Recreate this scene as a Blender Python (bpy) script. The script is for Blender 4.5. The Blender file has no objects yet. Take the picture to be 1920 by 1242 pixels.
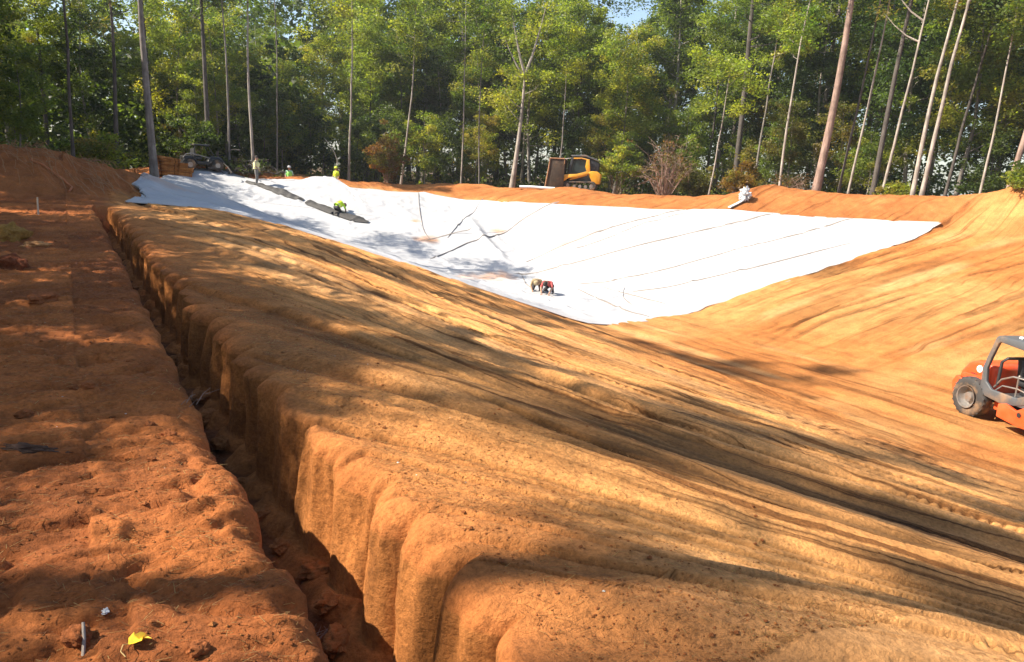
import bpy, bmesh, math, random
import numpy as np
from mathutils import Vector, Matrix, noise as mnoise
R = math.radians
PI = math.pi
scene = bpy.context.scene
COL = scene.collection

# ------------------------------------------------------------------ camera, sky, sun, exposure
YAW, PITCH, ROLL = R(31.0), R(11.9), R(2.9)
cam_d = bpy.data.cameras.new('camera'); cam = bpy.data.objects.new('camera', cam_d); COL.objects.link(cam)
fw = Vector((math.sin(YAW)*math.cos(PITCH), math.cos(YAW)*math.cos(PITCH), -math.sin(PITCH)))
rt0 = Vector((math.cos(YAW), -math.sin(YAW), 0)); up0 = rt0.cross(fw)
rt = rt0*math.cos(ROLL) + up0*math.sin(ROLL); up = up0*math.cos(ROLL) - rt0*math.sin(ROLL)
cm = Matrix.Identity(4)
for i in range(3):
    cm[i][0], cm[i][1], cm[i][2] = rt[i], up[i], -fw[i]
cm.translation = (0, 0, 1.6)
cam.matrix_world = cm
cam_d.sensor_width = 36.0; cam_d.lens = 36.0*1400/1920
cam_d.clip_start = 0.05; cam_d.clip_end = 2000
scene.camera = cam
scene.cycles.use_denoising = True

SUN_EL = R(43)
SH = Vector((0.94, -0.34, 0)).normalized()            # ground direction the shadows fall in
to_sun = Vector((-SH.x*math.cos(SUN_EL), -SH.y*math.cos(SUN_EL), math.sin(SUN_EL)))
world = bpy.data.worlds.new('World'); scene.world = world; world.use_nodes = True
wn = world.node_tree.nodes; wl = world.node_tree.links
sky = wn.new('ShaderNodeTexSky'); sky.sky_type = 'NISHITA'; sky.sun_disc = False
sky.sun_elevation = SUN_EL; sky.sun_rotation = math.atan2(to_sun.x, to_sun.y)
sky.air_density = 1.0; sky.dust_density = 1.2; sky.ozone_density = 1.0
wl.new(sky.outputs[0], wn['Background'].inputs[0]); wn['Background'].inputs[1].default_value = 0.09
sun_d = bpy.data.lights.new('sun', 'SUN'); sun_d.energy = 4.6; sun_d.angle = R(0.55); sun_d.color = (1.0, 0.90, 0.75)
sun = bpy.data.objects.new('sun', sun_d); COL.objects.link(sun)
sun.rotation_euler = to_sun.to_track_quat('Z', 'Y').to_euler()
vs = scene.view_settings
vs.view_transform = 'Standard'; vs.look = 'None'; vs.exposure = 1.42; vs.gamma = 1.0; vs.use_curve_mapping = False

# ------------------------------------------------------------------ numpy noise
def _h(ix, iy, s):
    h = (ix.astype(np.uint32)*np.uint32(374761393) + iy.astype(np.uint32)*np.uint32(668265263) + np.uint32(s*2246822519 & 0xffffffff))
    h = (h ^ (h >> np.uint32(13)))*np.uint32(1274126177)
    h = h ^ (h >> np.uint32(16))
    return h.astype(np.float64)/4294967295.0*2-1
def vn(x, y, s=0):
    x = np.asarray(x, float); y = np.asarray(y, float)
    x, y = np.broadcast_arrays(x, y)
    fx = np.floor(x); fy = np.floor(y); tx = x-fx; ty = y-fy
    ix = fx.astype(np.int64) & 0xffffff; iy = fy.astype(np.int64) & 0xffffff
    ux = tx*tx*tx*(tx*(tx*6-15)+10); uy = ty*ty*ty*(ty*(ty*6-15)+10)
    a = _h(ix, iy, s); b = _h(ix+1, iy, s); c = _h(ix, iy+1, s); d = _h(ix+1, iy+1, s)
    return (a*(1-ux)+b*ux)*(1-uy) + (c*(1-ux)+d*ux)*uy
def fbm(x, y, o=4, s=0, g=0.5):
    r = 0; a = 1; t = 0
    for i in range(o):
        r = r + a*vn(x*2**i+17.3*i, y*2**i-9.1*i, s+i); t += a; a *= g
    return r/t
def sstep(a, b, x):
    t = np.clip((x-a)/(b-a), 0, 1); return t*t*(3-2*t)
def smax(a, b, k):
    h = np.clip(0.5+0.5*(a-b)/k, 0, 1); return b*(1-h)+a*h + k*h*(1-h)
def smin(a, b, k): return -smax(-a, -b, k)
def softplus(x, k):
    return k*np.logaddexp(0.0, x/k)

# ------------------------------------------------------------------ terrain (metres; trench along +Y)
FLOOR = -3.56
def x_rim(Y):      # right rim of the pit
    return np.where(Y > 20, 35-(Y-20)/1.5, 35+(20-Y)*0.12)
def y_rim(X):      # far rim of the pit
    return 47.5-0.27*(X-5)
def x_toe(Y):
    return np.where(Y > 20, 19.7-0.02*(Y-20), 19.7+0.06*(20-Y))
def berm_h(X, Y):
    """height of the spoil heaped round the rim"""
    h = np.zeros_like(X)
    # far berm
    d = (Y-(y_rim(X)+2.2))
    hf = 0.42+0.10*vn(X*0.5, X*0+3, 5)
    h = np.maximum(h, hf*np.exp(-(d/1.5)**2)*sstep(4, 8, X)*(1-sstep(20, 24, X)))
    # right berm
    nx = 0.83
    d = (X-(x_rim(Y)+3.4))*np.where(Y > 20, nx, 1.0)
    hr = 0.56+0.78*(1-sstep(25, 34, Y))+0.13*vn(Y*0.45, Y*0, 8)
    hr = hr + 2.7*np.exp(-((Y-15.4)/3.1)**2)
    hr = hr + 0.42*np.exp(-((Y-28.6)/1.0)**2)
    w = np.where(d < 0, 2.3, 2.0)
    h = np.maximum(h, hr*np.exp(-(d/w)**2)*(1-sstep(44, 50, Y)))
    return h
def ground_out(X, Y):
    g = 0.30*sstep(28, 44, Y)*(1-sstep(13, 22, X))
    dout = np.maximum(Y-y_rim(X), (X-x_rim(Y)))
    g = g + 0.33*sstep(1.0, 6, dout)*sstep(8, 16, X+Y*0.15)
    # the earth bank left of the trench's far end
    hm = np.interp(X, [-40, -12, -2.2, -0.6, 0.4, 1.6, 2.8, 4.2, 6], [2.0, 1.9, 1.72, 1.62, 1.25, 0.98, 0.62, 0.22, 0.0])
    n = fbm(X*0.55, Y*0.55, 4, 31)
    g = g + hm*np.exp(-np.abs((Y-33.5-0.25*X)/2.9)**2.4)*(1+0.26*n)
    # swell at the liner's top left corner and the ground rising behind
    g = g + 0.38*np.exp(-((X-5.5)/2.6)**2-((Y-47)/4.0)**2)
    g = g + 0.42*np.exp(-((X-28.6)/2.6)**2-((Y-40.4)/2.2)**2)      # pad under the loader
    g = g - 0.75*np.exp(-((X-13.6)/3.6)**2-((Y-51.0)/1.5)**2)       # hollow behind the far berm
    g = g + 0.55*np.exp(-((X-8.5)/5.5)**2-((Y-53)/3.2)**2)
    return g
def terrain(X, Y):
    X = np.asarray(X, float); Y = np.asarray(Y, float)
    g = ground_out(X, Y)
    wl_ = sstep(9, 24, Y)
    left = -(0.27+0.05*wl_)*softplus(X-(2.2+2.62*wl_), 0.5+0.5*wl_)
    far = -0.29*softplus(y_rim(X)-Y, 0.35)
    yr = np.clip(Y, -60, 43.9)
    right = FLOOR*softplus(x_rim(yr)-X, 0.35)/np.maximum(x_rim(yr)-x_toe(yr), 3.4)
    # outside -> 0
    p = smax(smax(left, right, 0.35), far, 0.4)
    p = np.maximum(p, -12)
    p = smax(p, np.full_like(p, FLOOR), 0.35)
    p = np.minimum(p, 0)
    return g*(1-sstep(0.2, 1.6, -p)) + p + berm_h(X, Y)*(1-sstep(0.1, 0.6, -p))

# ------------------------------------------------------------------ helpers: meshes, tags, materials
def mesh_np(name, V, quads=None, tris=None, smooth=True, mats=(), mat_idx=None):
    me = bpy.data.meshes.new(name)
    V = np.asarray(V, np.float32)
    me.vertices.add(len(V)); me.vertices.foreach_set('co', V.ravel())
    parts, starts, tot = [], [], 0
    for F, k in ((quads, 4), (tris, 3)):
        if F is not None and len(F):
            F = np.asarray(F, np.int32); parts.append(F.ravel())
            starts.append(tot+np.arange(len(F))*k); tot += len(F)*k
    loops = np.concatenate(parts); starts = np.concatenate(starts)
    me.loops.add(len(loops)); me.loops.foreach_set('vertex_index', loops)
    me.polygons.add(len(starts)); me.polygons.foreach_set('loop_start', starts.astype(np.int32))
    for m in mats: me.materials.append(m)
    if mat_idx is not None: me.polygons.foreach_set('material_index', np.asarray(mat_idx, np.int32))
    me.update(calc_edges=True)
    if smooth: me.shade_smooth()
    else: me.shade_flat()
    return me
def vcol(me, cols, name='soil'):
    a = me.attributes.new(name, 'FLOAT_COLOR', 'POINT')
    c = np.ones((len(me.vertices), 4), np.float32); c[:, :3] = cols
    a.data.foreach_set('color', c.ravel())
def link(name, me, parent=None, loc=None):
    o = bpy.data.objects.new(name, me); COL.objects.link(o)
    if parent is not None: o.parent = parent
    if loc is not None: o.location = loc
    return o
def tag(o, label=None, cat=None, group=None, kind=None):
    if label: o['label'] = label
    if cat: o['category'] = cat
    if group: o['group'] = group
    if kind: o['kind'] = kind
    return o
def thing(name, label, cat, loc=(0, 0, 0), rz=0.0, group=None):
    o = bpy.data.objects.new(name, None); COL.objects.link(o)
    o.empty_display_size = 0.2
    o.location = loc; o.rotation_euler = (0, 0, rz)
    return tag(o, label, cat, group)
def zt(x, y): return float(terrain(np.array([float(x)]), np.array([float(y)]))[0])

class MB:
    """collects shapes into one mesh"""
    def __init__(self): self.V = []; self.F = []; self.n = 0
    def add(self, V, F):
        V = [tuple(v) for v in V]
        self.V += V; self.F += [tuple(i+self.n for i in f) for f in F]; self.n += len(V); return self
    def bm(self, b, M=None):
        if M is not None: bmesh.ops.transform(b, matrix=M, verts=b.verts)
        b.verts.index_update()
        self.add([v.co[:] for v in b.verts], [[v.index for v in f.verts] for f in b.faces]); b.free(); return self
    def box(self, c, s, bev=0.01, M=None, seg=2):
        b = bmesh.new(); bmesh.ops.create_cube(b, size=1)
        for v in b.verts: v.co = Vector((v.co.x*s[0], v.co.y*s[1], v.co.z*s[2]))
        if bev > 0: bmesh.ops.bevel(b, geom=b.edges[:], offset=bev, segments=seg, affect='EDGES', profile=0.5)
        T = Matrix.Translation(c)
        if M is not None: T = T @ M
        return self.bm(b, T)
    def prism(self, pts, y0, y1, bev=0.01, axis='y', holes=None, seg=2):
        """polygon in (x, z) pushed along y"""
        b = bmesh.new()
        def loop(ps): return [b.verts.new((p[0], y0, p[1])) for p in ps]
        if holes is None:
            f = b.faces.new(loop(pts)); fs = [f]
        else:
            o = loop(pts); h = loop(holes); n = len(o); fs = []
            for i in range(n):
                fs.append(b.faces.new((o[i], o[(i+1) % n], h[(i+1) % n], h[i])))
        r = bmesh.ops.extrude_face_region(b, geom=fs)
        for v in r['geom']:
            if isinstance(v, bmesh.types.BMVert): v.co.y = y1
        bmesh.ops.recalc_face_normals(b, faces=b.faces[:])
        if bev > 0:
            es = [e for e in b.edges if len(e.link_faces) == 2 and e.calc_face_angle(0) > 0.35]
            bmesh.ops.bevel(b, geom=es, offset=bev, segments=seg, affect='EDGES', profile=0.5)
        M = None
        if axis == 'x': M = Matrix(((0, 1, 0, 0), (1, 0, 0, 0), (0, 0, 1, 0), (0, 0, 0, 1)))
        return self.bm(b, M)
    def tube(self, pts, rad, n=8, cap=True):
        pts = [Vector(p) for p in pts]
        rad = rad if hasattr(rad, '__len__') else [rad]*len(pts)
        V, F = [], []; prev = None
        for i, p in enumerate(pts):
            t = (pts[min(i+1, len(pts)-1)]-pts[max(i-1, 0)]).normalized()
            if prev is None:
                a = Vector((0, 0, 1)) if abs(t.z) < 0.9 else Vector((1, 0, 0))
                u = t.cross(a).normalized()
            else:
                u = (prev-t*prev.dot(t)).normalized()
            w = t.cross(u); prev = u
            for k in range(n):
                an = 2*PI*k/n; V.append(p+(u*math.cos(an)+w*math.sin(an))*rad[i])
        for i in range(len(pts)-1):
            for k in range(n):
                F.append((i*n+k, i*n+(k+1) % n, (i+1)*n+(k+1) % n, (i+1)*n+k))
        if cap: F.append(tuple(range(n-1, -1, -1))); F.append(tuple((len(pts)-1)*n+k for k in range(n)))
        return self.add(V, F)
    def lathe(self, prof, c, axis=(0, 1, 0), n=32):
        """prof: (along axis, radius)"""
        ax = Vector(axis).normalized(); a = Vector((0, 0, 1)) if abs(ax.z) < 0.9 else Vector((1, 0, 0))
        u = ax.cross(a).normalized(); w = ax.cross(u); c = Vector(c); V, F = [], []
        for (h, r) in prof:
            for k in range(n):
                an = 2*PI*k/n; V.append(c+ax*h+(u*math.cos(an)+w*math.sin(an))*r)
        for i in range(len(prof)-1):
            for k in range(n): F.append((i*n+k, i*n+(k+1) % n, (i+1)*n+(k+1) % n, (i+1)*n+k))
        return self.add(V, F)
    def blob(self, c, s, seed=0, amp=0.25, freq=1.3, sub=3, M=None):
        b = bmesh.new(); bmesh.ops.create_icosphere(b, subdivisions=sub, radius=1)
        for v in b.verts:
            d = 1+amp*mnoise.fractal(v.co*freq+Vector((seed*7.1, seed*3.3, 0)), 0.9, 2.0, 4)
            v.co = Vector((v.co.x*s[0], v.co.y*s[1], v.co.z*s[2]))*d
        T = Matrix.Translation(c)
        if M is not None: T = T @ M
        return self.bm(b, T)
    def mesh(self, name, mat, smooth=True, angle=40):
        me = bpy.data.meshes.new(name); me.from_pydata(self.V, [], self.F)
        for m in (mat if isinstance(mat, (list, tuple)) else [mat]): me.materials.append(m)
        b = bmesh.new(); b.from_mesh(me); bmesh.ops.recalc_face_normals(b, faces=b.faces[:])
        for e in b.edges:
            e.smooth = not (len(e.link_faces) == 2 and e.calc_face_angle(0) > R(angle))
        for f in b.faces: f.smooth = smooth
        b.to_mesh(me); b.free(); return me
    def obj(self, name, mat, parent=None, loc=None, **k):
        return link(name, self.mesh(name, mat, **k), parent, loc)

def new_mat(name):
    m = bpy.data.materials.new(name); m.use_nodes = True
    nt = m.node_tree; return m, nt.nodes, nt.links, nt.nodes['Principled BSDF']
def noise_n(n, l, scale, detail=4, rough=0.55, src=None, dist=0.0):
    t = n.new('ShaderNodeTexNoise'); t.inputs['Scale'].default_value = scale; t.inputs['Detail'].default_value = detail
    t.inputs['Roughness'].default_value = rough; t.inputs['Distortion'].default_value = dist
    if src is not None: l.new(src, t.inputs['Vector'])
    return t
def ramp_n(n, l, src, stops):
    r = n.new('ShaderNodeValToRGB'); l.new(src, r.inputs[0]); e = r.color_ramp.elements
    while len(e) < len(stops): e.new(0.5)
    for i, (p, c) in enumerate(stops):
        e[i].position = p; e[i].color = (c[0], c[1], c[2], 1) if hasattr(c, '__len__') else (c, c, c, 1)
    return r
def mul_n(n, l, a, b, fac=1.0, mode='MULTIPLY'):
    m = n.new('ShaderNodeMixRGB'); m.blend_type = mode; m.inputs[0].default_value = fac
    for i, x in ((1, a), (2, b)):
        if hasattr(x, 'is_output'): l.new(x, m.inputs[i])
        else: m.inputs[i].default_value = (*x, 1)
    return m
def bump_n(n, l, h, b, strength=0.4, dist=0.02, prev=None):
    u = n.new('ShaderNodeBump'); u.inputs['Strength'].default_value = strength; u.inputs['Distance'].default_value = dist
    l.new(h, u.inputs['Height'])
    if prev is not None: l.new(prev.outputs[0], u.inputs['Normal'])
    l.new(u.outputs[0], b.inputs['Normal']); return u
def plain(name, col, rough=0.6, metal=0.0, var=0.25, scale=6.0, bump=0.0, bscale=30.0, dirt=None, coat=0.0):
    m, n, l, b = new_mat(name)
    tc = n.new('ShaderNodeTexCoord')
    t = noise_n(n, l, scale, 5, 0.6, tc.outputs['Object'])
    r = ramp_n(n, l, t.outputs[0], [(0.3, 1-var), (0.7, 1+var*0.3)])
    c = mul_n(n, l, col, r.outputs[0]); out = c.outputs[0]
    if dirt:
        t2 = noise_n(n, l, scale*0.6, 6, 0.65, tc.outputs['Object'])
        rr = ramp_n(n, l, t2.outputs[0], [(0.48, 0.0), (0.68, dirt[1])])
        mx = n.new('ShaderNodeMixRGB'); l.new(rr.outputs[0], mx.inputs[0]); l.new(out, mx.inputs[1]); mx.inputs[2].default_value = (*dirt[0], 1); out = mx.outputs[0]
    l.new(out, b.inputs['Base Color']); b.inputs['Roughness'].default_value = rough; b.inputs['Metallic'].default_value = metal
    b.inputs['Coat Weight'].default_value = coat
    if bump:
        tb = noise_n(n, l, bscale, 5, 0.6, tc.outputs['Object']); bump_n(n, l, tb.outputs[0], b, bump, 0.01)
    return m

# soil: the soil colour of each place is an attribute, grain and relief come from noise
def soil_material():
    m, n, l, b = new_mat('soil')
    at = n.new('ShaderNodeAttribute'); at.attribute_name = 'soil'
    geo = n.new('ShaderNodeNewGeometry'); P = geo.outputs['Position']
    t1 = noise_n(n, l, 2.2, 6, 0.62, P); r1 = ramp_n(n, l, t1.outputs[0], [(0.28, 0.70), (0.52, 1.0), (0.75, 1.22)])
    t2 = noise_n(n, l, 30, 6, 0.75, P); r2 = ramp_n(n, l, t2.outputs[0], [(0.28, 0.55), (0.5, 1.0), (0.70, 1.32)])
    t3 = noise_n(n, l, 0.35, 4, 0.6, P); r3 = ramp_n(n, l, t3.outputs[0], [(0.3, (0.86, 0.80, 0.74)), (0.6, (1.06, 1.05, 1.04))])
    c = mul_n(n, l, at.outputs['Color'], r1.outputs[0]); c = mul_n(n, l, c.outputs[0], r2.outputs[0]); c = mul_n(n, l, c.outputs[0], r3.outputs[0])
    # fine wheel and grader lines on the valley floor and the far slope, pressed into the soil
    sx = n.new('ShaderNodeSeparateXYZ'); l.new(P, sx.inputs[0])
    wob = noise_n(n, l, 0.22, 3, 0.5, P); dsp = n.new('ShaderNodeVectorMath'); dsp.operation = 'SCALE'; l.new(wob.outputs['Color'], dsp.inputs[0]); dsp.inputs['Scale'].default_value = 1.3
    add = n.new('ShaderNodeVectorMath'); add.operation = 'ADD'; l.new(P, add.inputs[0]); l.new(dsp.outputs[0], add.inputs[1])
    mp = n.new('ShaderNodeMapping'); mp.inputs['Rotation'].default_value = (0, 0, R(13)); mp.inputs['Scale'].default_value = (0.09, 2.6, 0.05); l.new(add.outputs[0], mp.inputs[0])
    tl = noise_n(n, l, 1.6, 5, 0.65, mp.outputs[0]); rl = ramp_n(n, l, tl.outputs[0], [(0.34, (0.52, 0.47, 0.42)), (0.45, (1, 1, 1)), (0.56, (1, 1, 1)), (0.70, (1.16, 1.22, 1.34))])
    mk = n.new('ShaderNodeMapRange'); l.new(sx.outputs[0], mk.inputs[0]); mk.inputs[1].default_value = 18.5; mk.inputs[2].default_value = 22.5
    cl = mul_n(n, l, c.outputs[0], rl.outputs[0]); l.new(mk.outputs[0], cl.inputs[0]); c = cl
    mpf = n.new('ShaderNodeMapping'); mpf.inputs['Rotation'].default_value = (0, 0, R(-4)); mpf.inputs['Scale'].default_value = (2.6, 0.10, 0.05); l.new(add.outputs[0], mpf.inputs[0])
    tf = noise_n(n, l, 1.6, 5, 0.65, mpf.outputs[0]); rf = ramp_n(n, l, tf.outputs[0], [(0.35, (0.58, 0.53, 0.48)), (0.46, (1, 1, 1)), (0.58, (1, 1, 1)), (0.70, (1.12, 1.17, 1.26))])
    mk1 = n.new('ShaderNodeMapRange'); l.new(sx.outputs[0], mk1.inputs[0]); mk1.inputs[1].default_value = 9.0; mk1.inputs[2].default_value = 14.0
    mk2 = n.new('ShaderNodeMapRange'); l.new(sx.outputs[0], mk2.inputs[0]); mk2.inputs[1].default_value = 22.0; mk2.inputs[2].default_value = 18.5
    mk3 = n.new('ShaderNodeMath'); mk3.operation = 'MULTIPLY'; l.new(mk1.outputs[0], mk3.inputs[0]); l.new(mk2.outputs[0], mk3.inputs[1])
    cf = mul_n(n, l, c.outputs[0], rf.outputs[0]); l.new(mk3.outputs[0], cf.inputs[0]); c = cf
    # fine grader lines curving down the near slope
    def mth(op, a, b_):
        q = n.new('ShaderNodeMath'); q.operation = op
        for i_, x_ in ((0, a), (1, b_)):
            if hasattr(x_, 'is_output'): l.new(x_, q.inputs[i_])
            else: q.inputs[i_].default_value = x_
        return q.outputs[0]
    y1 = mth('MAXIMUM', mth('ADD', sx.outputs[1], 1.0), 0.4); ps = mth('ADD', sx.outputs[0], mth('MULTIPLY', mth('LOGARITHM', y1, math.e), 4.0))
    wb2 = noise_n(n, l, 0.5, 3, 0.5, P); ps = mth('ADD', ps, mth('MULTIPLY', wb2.outputs[0], 0.9))
    cb = n.new('ShaderNodeCombineXYZ'); l.new(mth('MULTIPLY', ps, 4.6), cb.inputs[0]); l.new(mth('MULTIPLY', sx.outputs[1], 0.22), cb.inputs[1])
    tg = noise_n(n, l, 1.0, 6, 0.62, cb.outputs[0]); rg_ = ramp_n(n, l, tg.outputs[0], [(0.38, (0.36, 0.31, 0.28)), (0.45, (0.92, 0.90, 0.89)), (0.55, (1, 1, 1)), (0.66, (1.18, 1.22, 1.28))])
    ma = n.new('ShaderNodeMapRange'); l.new(sx.outputs[0], ma.inputs[0]); ma.inputs[1].default_value = 1.7; ma.inputs[2].default_value = 3.2
    mb_ = n.new('ShaderNodeMapRange'); l.new(sx.outputs[0], mb_.inputs[0]); mb_.inputs[1].default_value = 15.0; mb_.inputs[2].default_value = 11.0
    gm = mth('MULTIPLY', ma.outputs[0], mb_.outputs[0]); cg = mul_n(n, l, c.outputs[0], rg_.outputs[0]); l.new(gm, cg.inputs[0]); c = cg
    rgh = ramp_n(n, l, tg.outputs[0], [(0.36, 0.0), (0.44, 0.75), (0.7, 1.0)]); hgt = mth('MULTIPLY', rgh.outputs[0], gm)
    # dark crumbs and pale grit
    v = n.new('ShaderNodeTexVoronoi'); v.inputs['Scale'].default_value = 26; l.new(P, v.inputs['Vector'])
    rv = ramp_n(n, l, v.outputs['Distance'], [(0.07, 0.55), (0.16, 1.0)]); c = mul_n(n, l, c.outputs[0], rv.outputs[0], 0.55)
    l.new(c.outputs[0], b.inputs['Base Color']); b.inputs['Roughness'].default_value = 0.95
    b.inputs['Specular IOR Level'].default_value = 0.15
    tb = noise_n(n, l, 16, 8, 0.68, P); u1 = bump_n(n, l, tb.outputs[0], b, 0.75, 0.06)
    tb2 = noise_n(n, l, 90, 5, 0.7, P); u2 = bump_n(n, l, tb2.outputs[0], b, 0.6, 0.014, u1); bump_n(n, l, hgt, b, 0.9, 0.03, u2)
    return m
SOIL = soil_material()

# ------------------------------------------------------------------ the ground: one sheet, trench included
def axis_growing(start, stop, step0, k):
    out = [start]; 
    while out[-1] < stop: out.append(out[-1]+max(step0, k*abs(out[-1])))
    return out
def y_near(X):     # edge of the liner towards the trench's near end
    return np.interp(X, [1.6, 2.0, 3.5, 5, 7, 8.5, 10, 12, 14, 15.6, 17, 18.9, 25, 35], [28.9, 28.5, 27.9, 27, 25.6, 24.5, 23.6, 22.4, 21.4, 20.75, 20.7, 21.0, 20.5, 20.0])
def y_far(X):      # its upper edge, over the rim at the left and along the rim at the right
    a = np.interp(X, [1.6, 2.0, 2.3, 3.3, 4.4, 5.2, 6.2, 8.0, 9.4, 12.5, 13.6, 14.66, 14.74], [29, 29.6, 32, 38.5, 45, 47.6, 48.9, 48.5, 47.2, 46.9, 47.4, 47.6, 45.0])
    b = np.minimum(y_rim(X)+0.05, 20+(35.1-X)*1.5)
    return np.where(X < 14.74, a, np.minimum(b, 60))
def psi(X, Y): return X+4*np.log(np.maximum(Y, -0.6)+1.0)+0.35*vn(X*0.3, Y*0.3, 41)   # grading lines curve down the near slope
def micro(X, Y, dep):
    """small relief of the surface, metres. dep = depth below the rim"""
    w_b = 1-sstep(0.9, 1.5, X)                                   # bench
    dist = np.sqrt(X*X+Y*Y)+1.0
    b = 0.040*fbm(X*0.9, Y*3.4, 5, 3)+0.028*fbm(X*5, Y*11, 5, 7)+0.013*fbm(X*17, Y*24, 3, 9)
    cr = np.abs(fbm(X*0.9+0.3*vn(X*3, Y*3, 5), Y*2.6, 4, 12))
    b = b+0.045*sstep(0.0, 0.22, cr)-0.045
    q = Y+0.36*X                                                  # ridges running away from the trees
    b = b+0.030*vn(q*2.6, X*0.45, 21)*(0.6+0.5*vn(q*0.8, X*0.6, 22))+0.012*vn(q*8, X*0.8, 23)
    b = b-0.035*sstep(0.34, 0.45, fbm(X*1.3, Y*4.6, 4, 33))
    # left slope: grader lines running down and across
    t = psi(X, Y)
    rip = 0.032*vn(t*0.9, Y*0.08, 42)+0.050*vn(t*2.4, Y*0.09, 43)+0.032*vn(t*4.6, Y*0.16, 44)+0.008*vn(t*12, Y*0.4, 48)
    gro = sstep(0.82, 0.95, 1-np.abs(vn(t*1.5, Y*0.07, 85)))*sstep(-.3, .2, vn(X*.3, t*.7, 81))
    gro2 = sstep(0.80, 0.96, 1-np.abs(vn(t*3.7, Y*0.12, 49)))*sstep(-.4, .2, vn(X*.5, t*.9, 50))
    s = rip-0.065*gro-0.034*gro2+0.012*fbm(X*3, Y*3, 4, 47)+0.006*fbm(X*14, Y*14, 3, 46)
    # valley floor and right slope: wheel ruts
    wr = sstep(13.5, 18.5, X)
    a1 = X+0.05*Y+0.7*vn(Y*0.10, X*0.1, 51)
    a2 = Y+0.24*np.maximum(X-19, 0)+3.2*np.exp(-np.maximum(X-18.5, 0)/3.5)+0.8*vn(X*0.12, Y*0.1, 52)
    wv = sstep(18.5, 23, X)
    f1 = 0.06*vn(a1*1.6, Y*0.06, 53)+0.035*vn(a1*3.8, Y*0.08, 54)
    a3 = a2+0.35*vn(X*0.35, Y*0.35, 59)
    f2 = 0.05*vn(a2*0.9, X*0.06, 55)+0.030*vn(a3*2.6, X*0.07, 56)+0.016*vn(a3*6, X*0.11, 57)-0.06*sstep(0.78, 0.94, 1-np.abs(vn(a3*1.3, X*0.05, 86)))*sstep(-.3, .2, vn(X*.25, a3*.6, 87))
    r = f1*(1-wv)+f2*wv+0.02*fbm(X*1.1, Y*1.1, 4, 58)
    wr = wr*(1-0.0*Y)
    out = b*w_b+(1-w_b)*(s*(1-wr)+r*wr)
    rough = sstep(0.05, 0.5, berm_h(X, Y))+sstep(0.25, 0.7, ground_out(X, Y))*(X < 9)
    out = out+rough*(0.10*fbm(X*0.9, Y*0.9, 5, 61)+0.03*fbm(X*4, Y*4, 3, 62))
    under = sstep(0.0, 0.6, Y-y_near(X))*sstep(0.0, 0.6, y_far(X)-Y)*(X > 1.8)*(X < 35)
    return out*(1-0.85*under)
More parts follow.
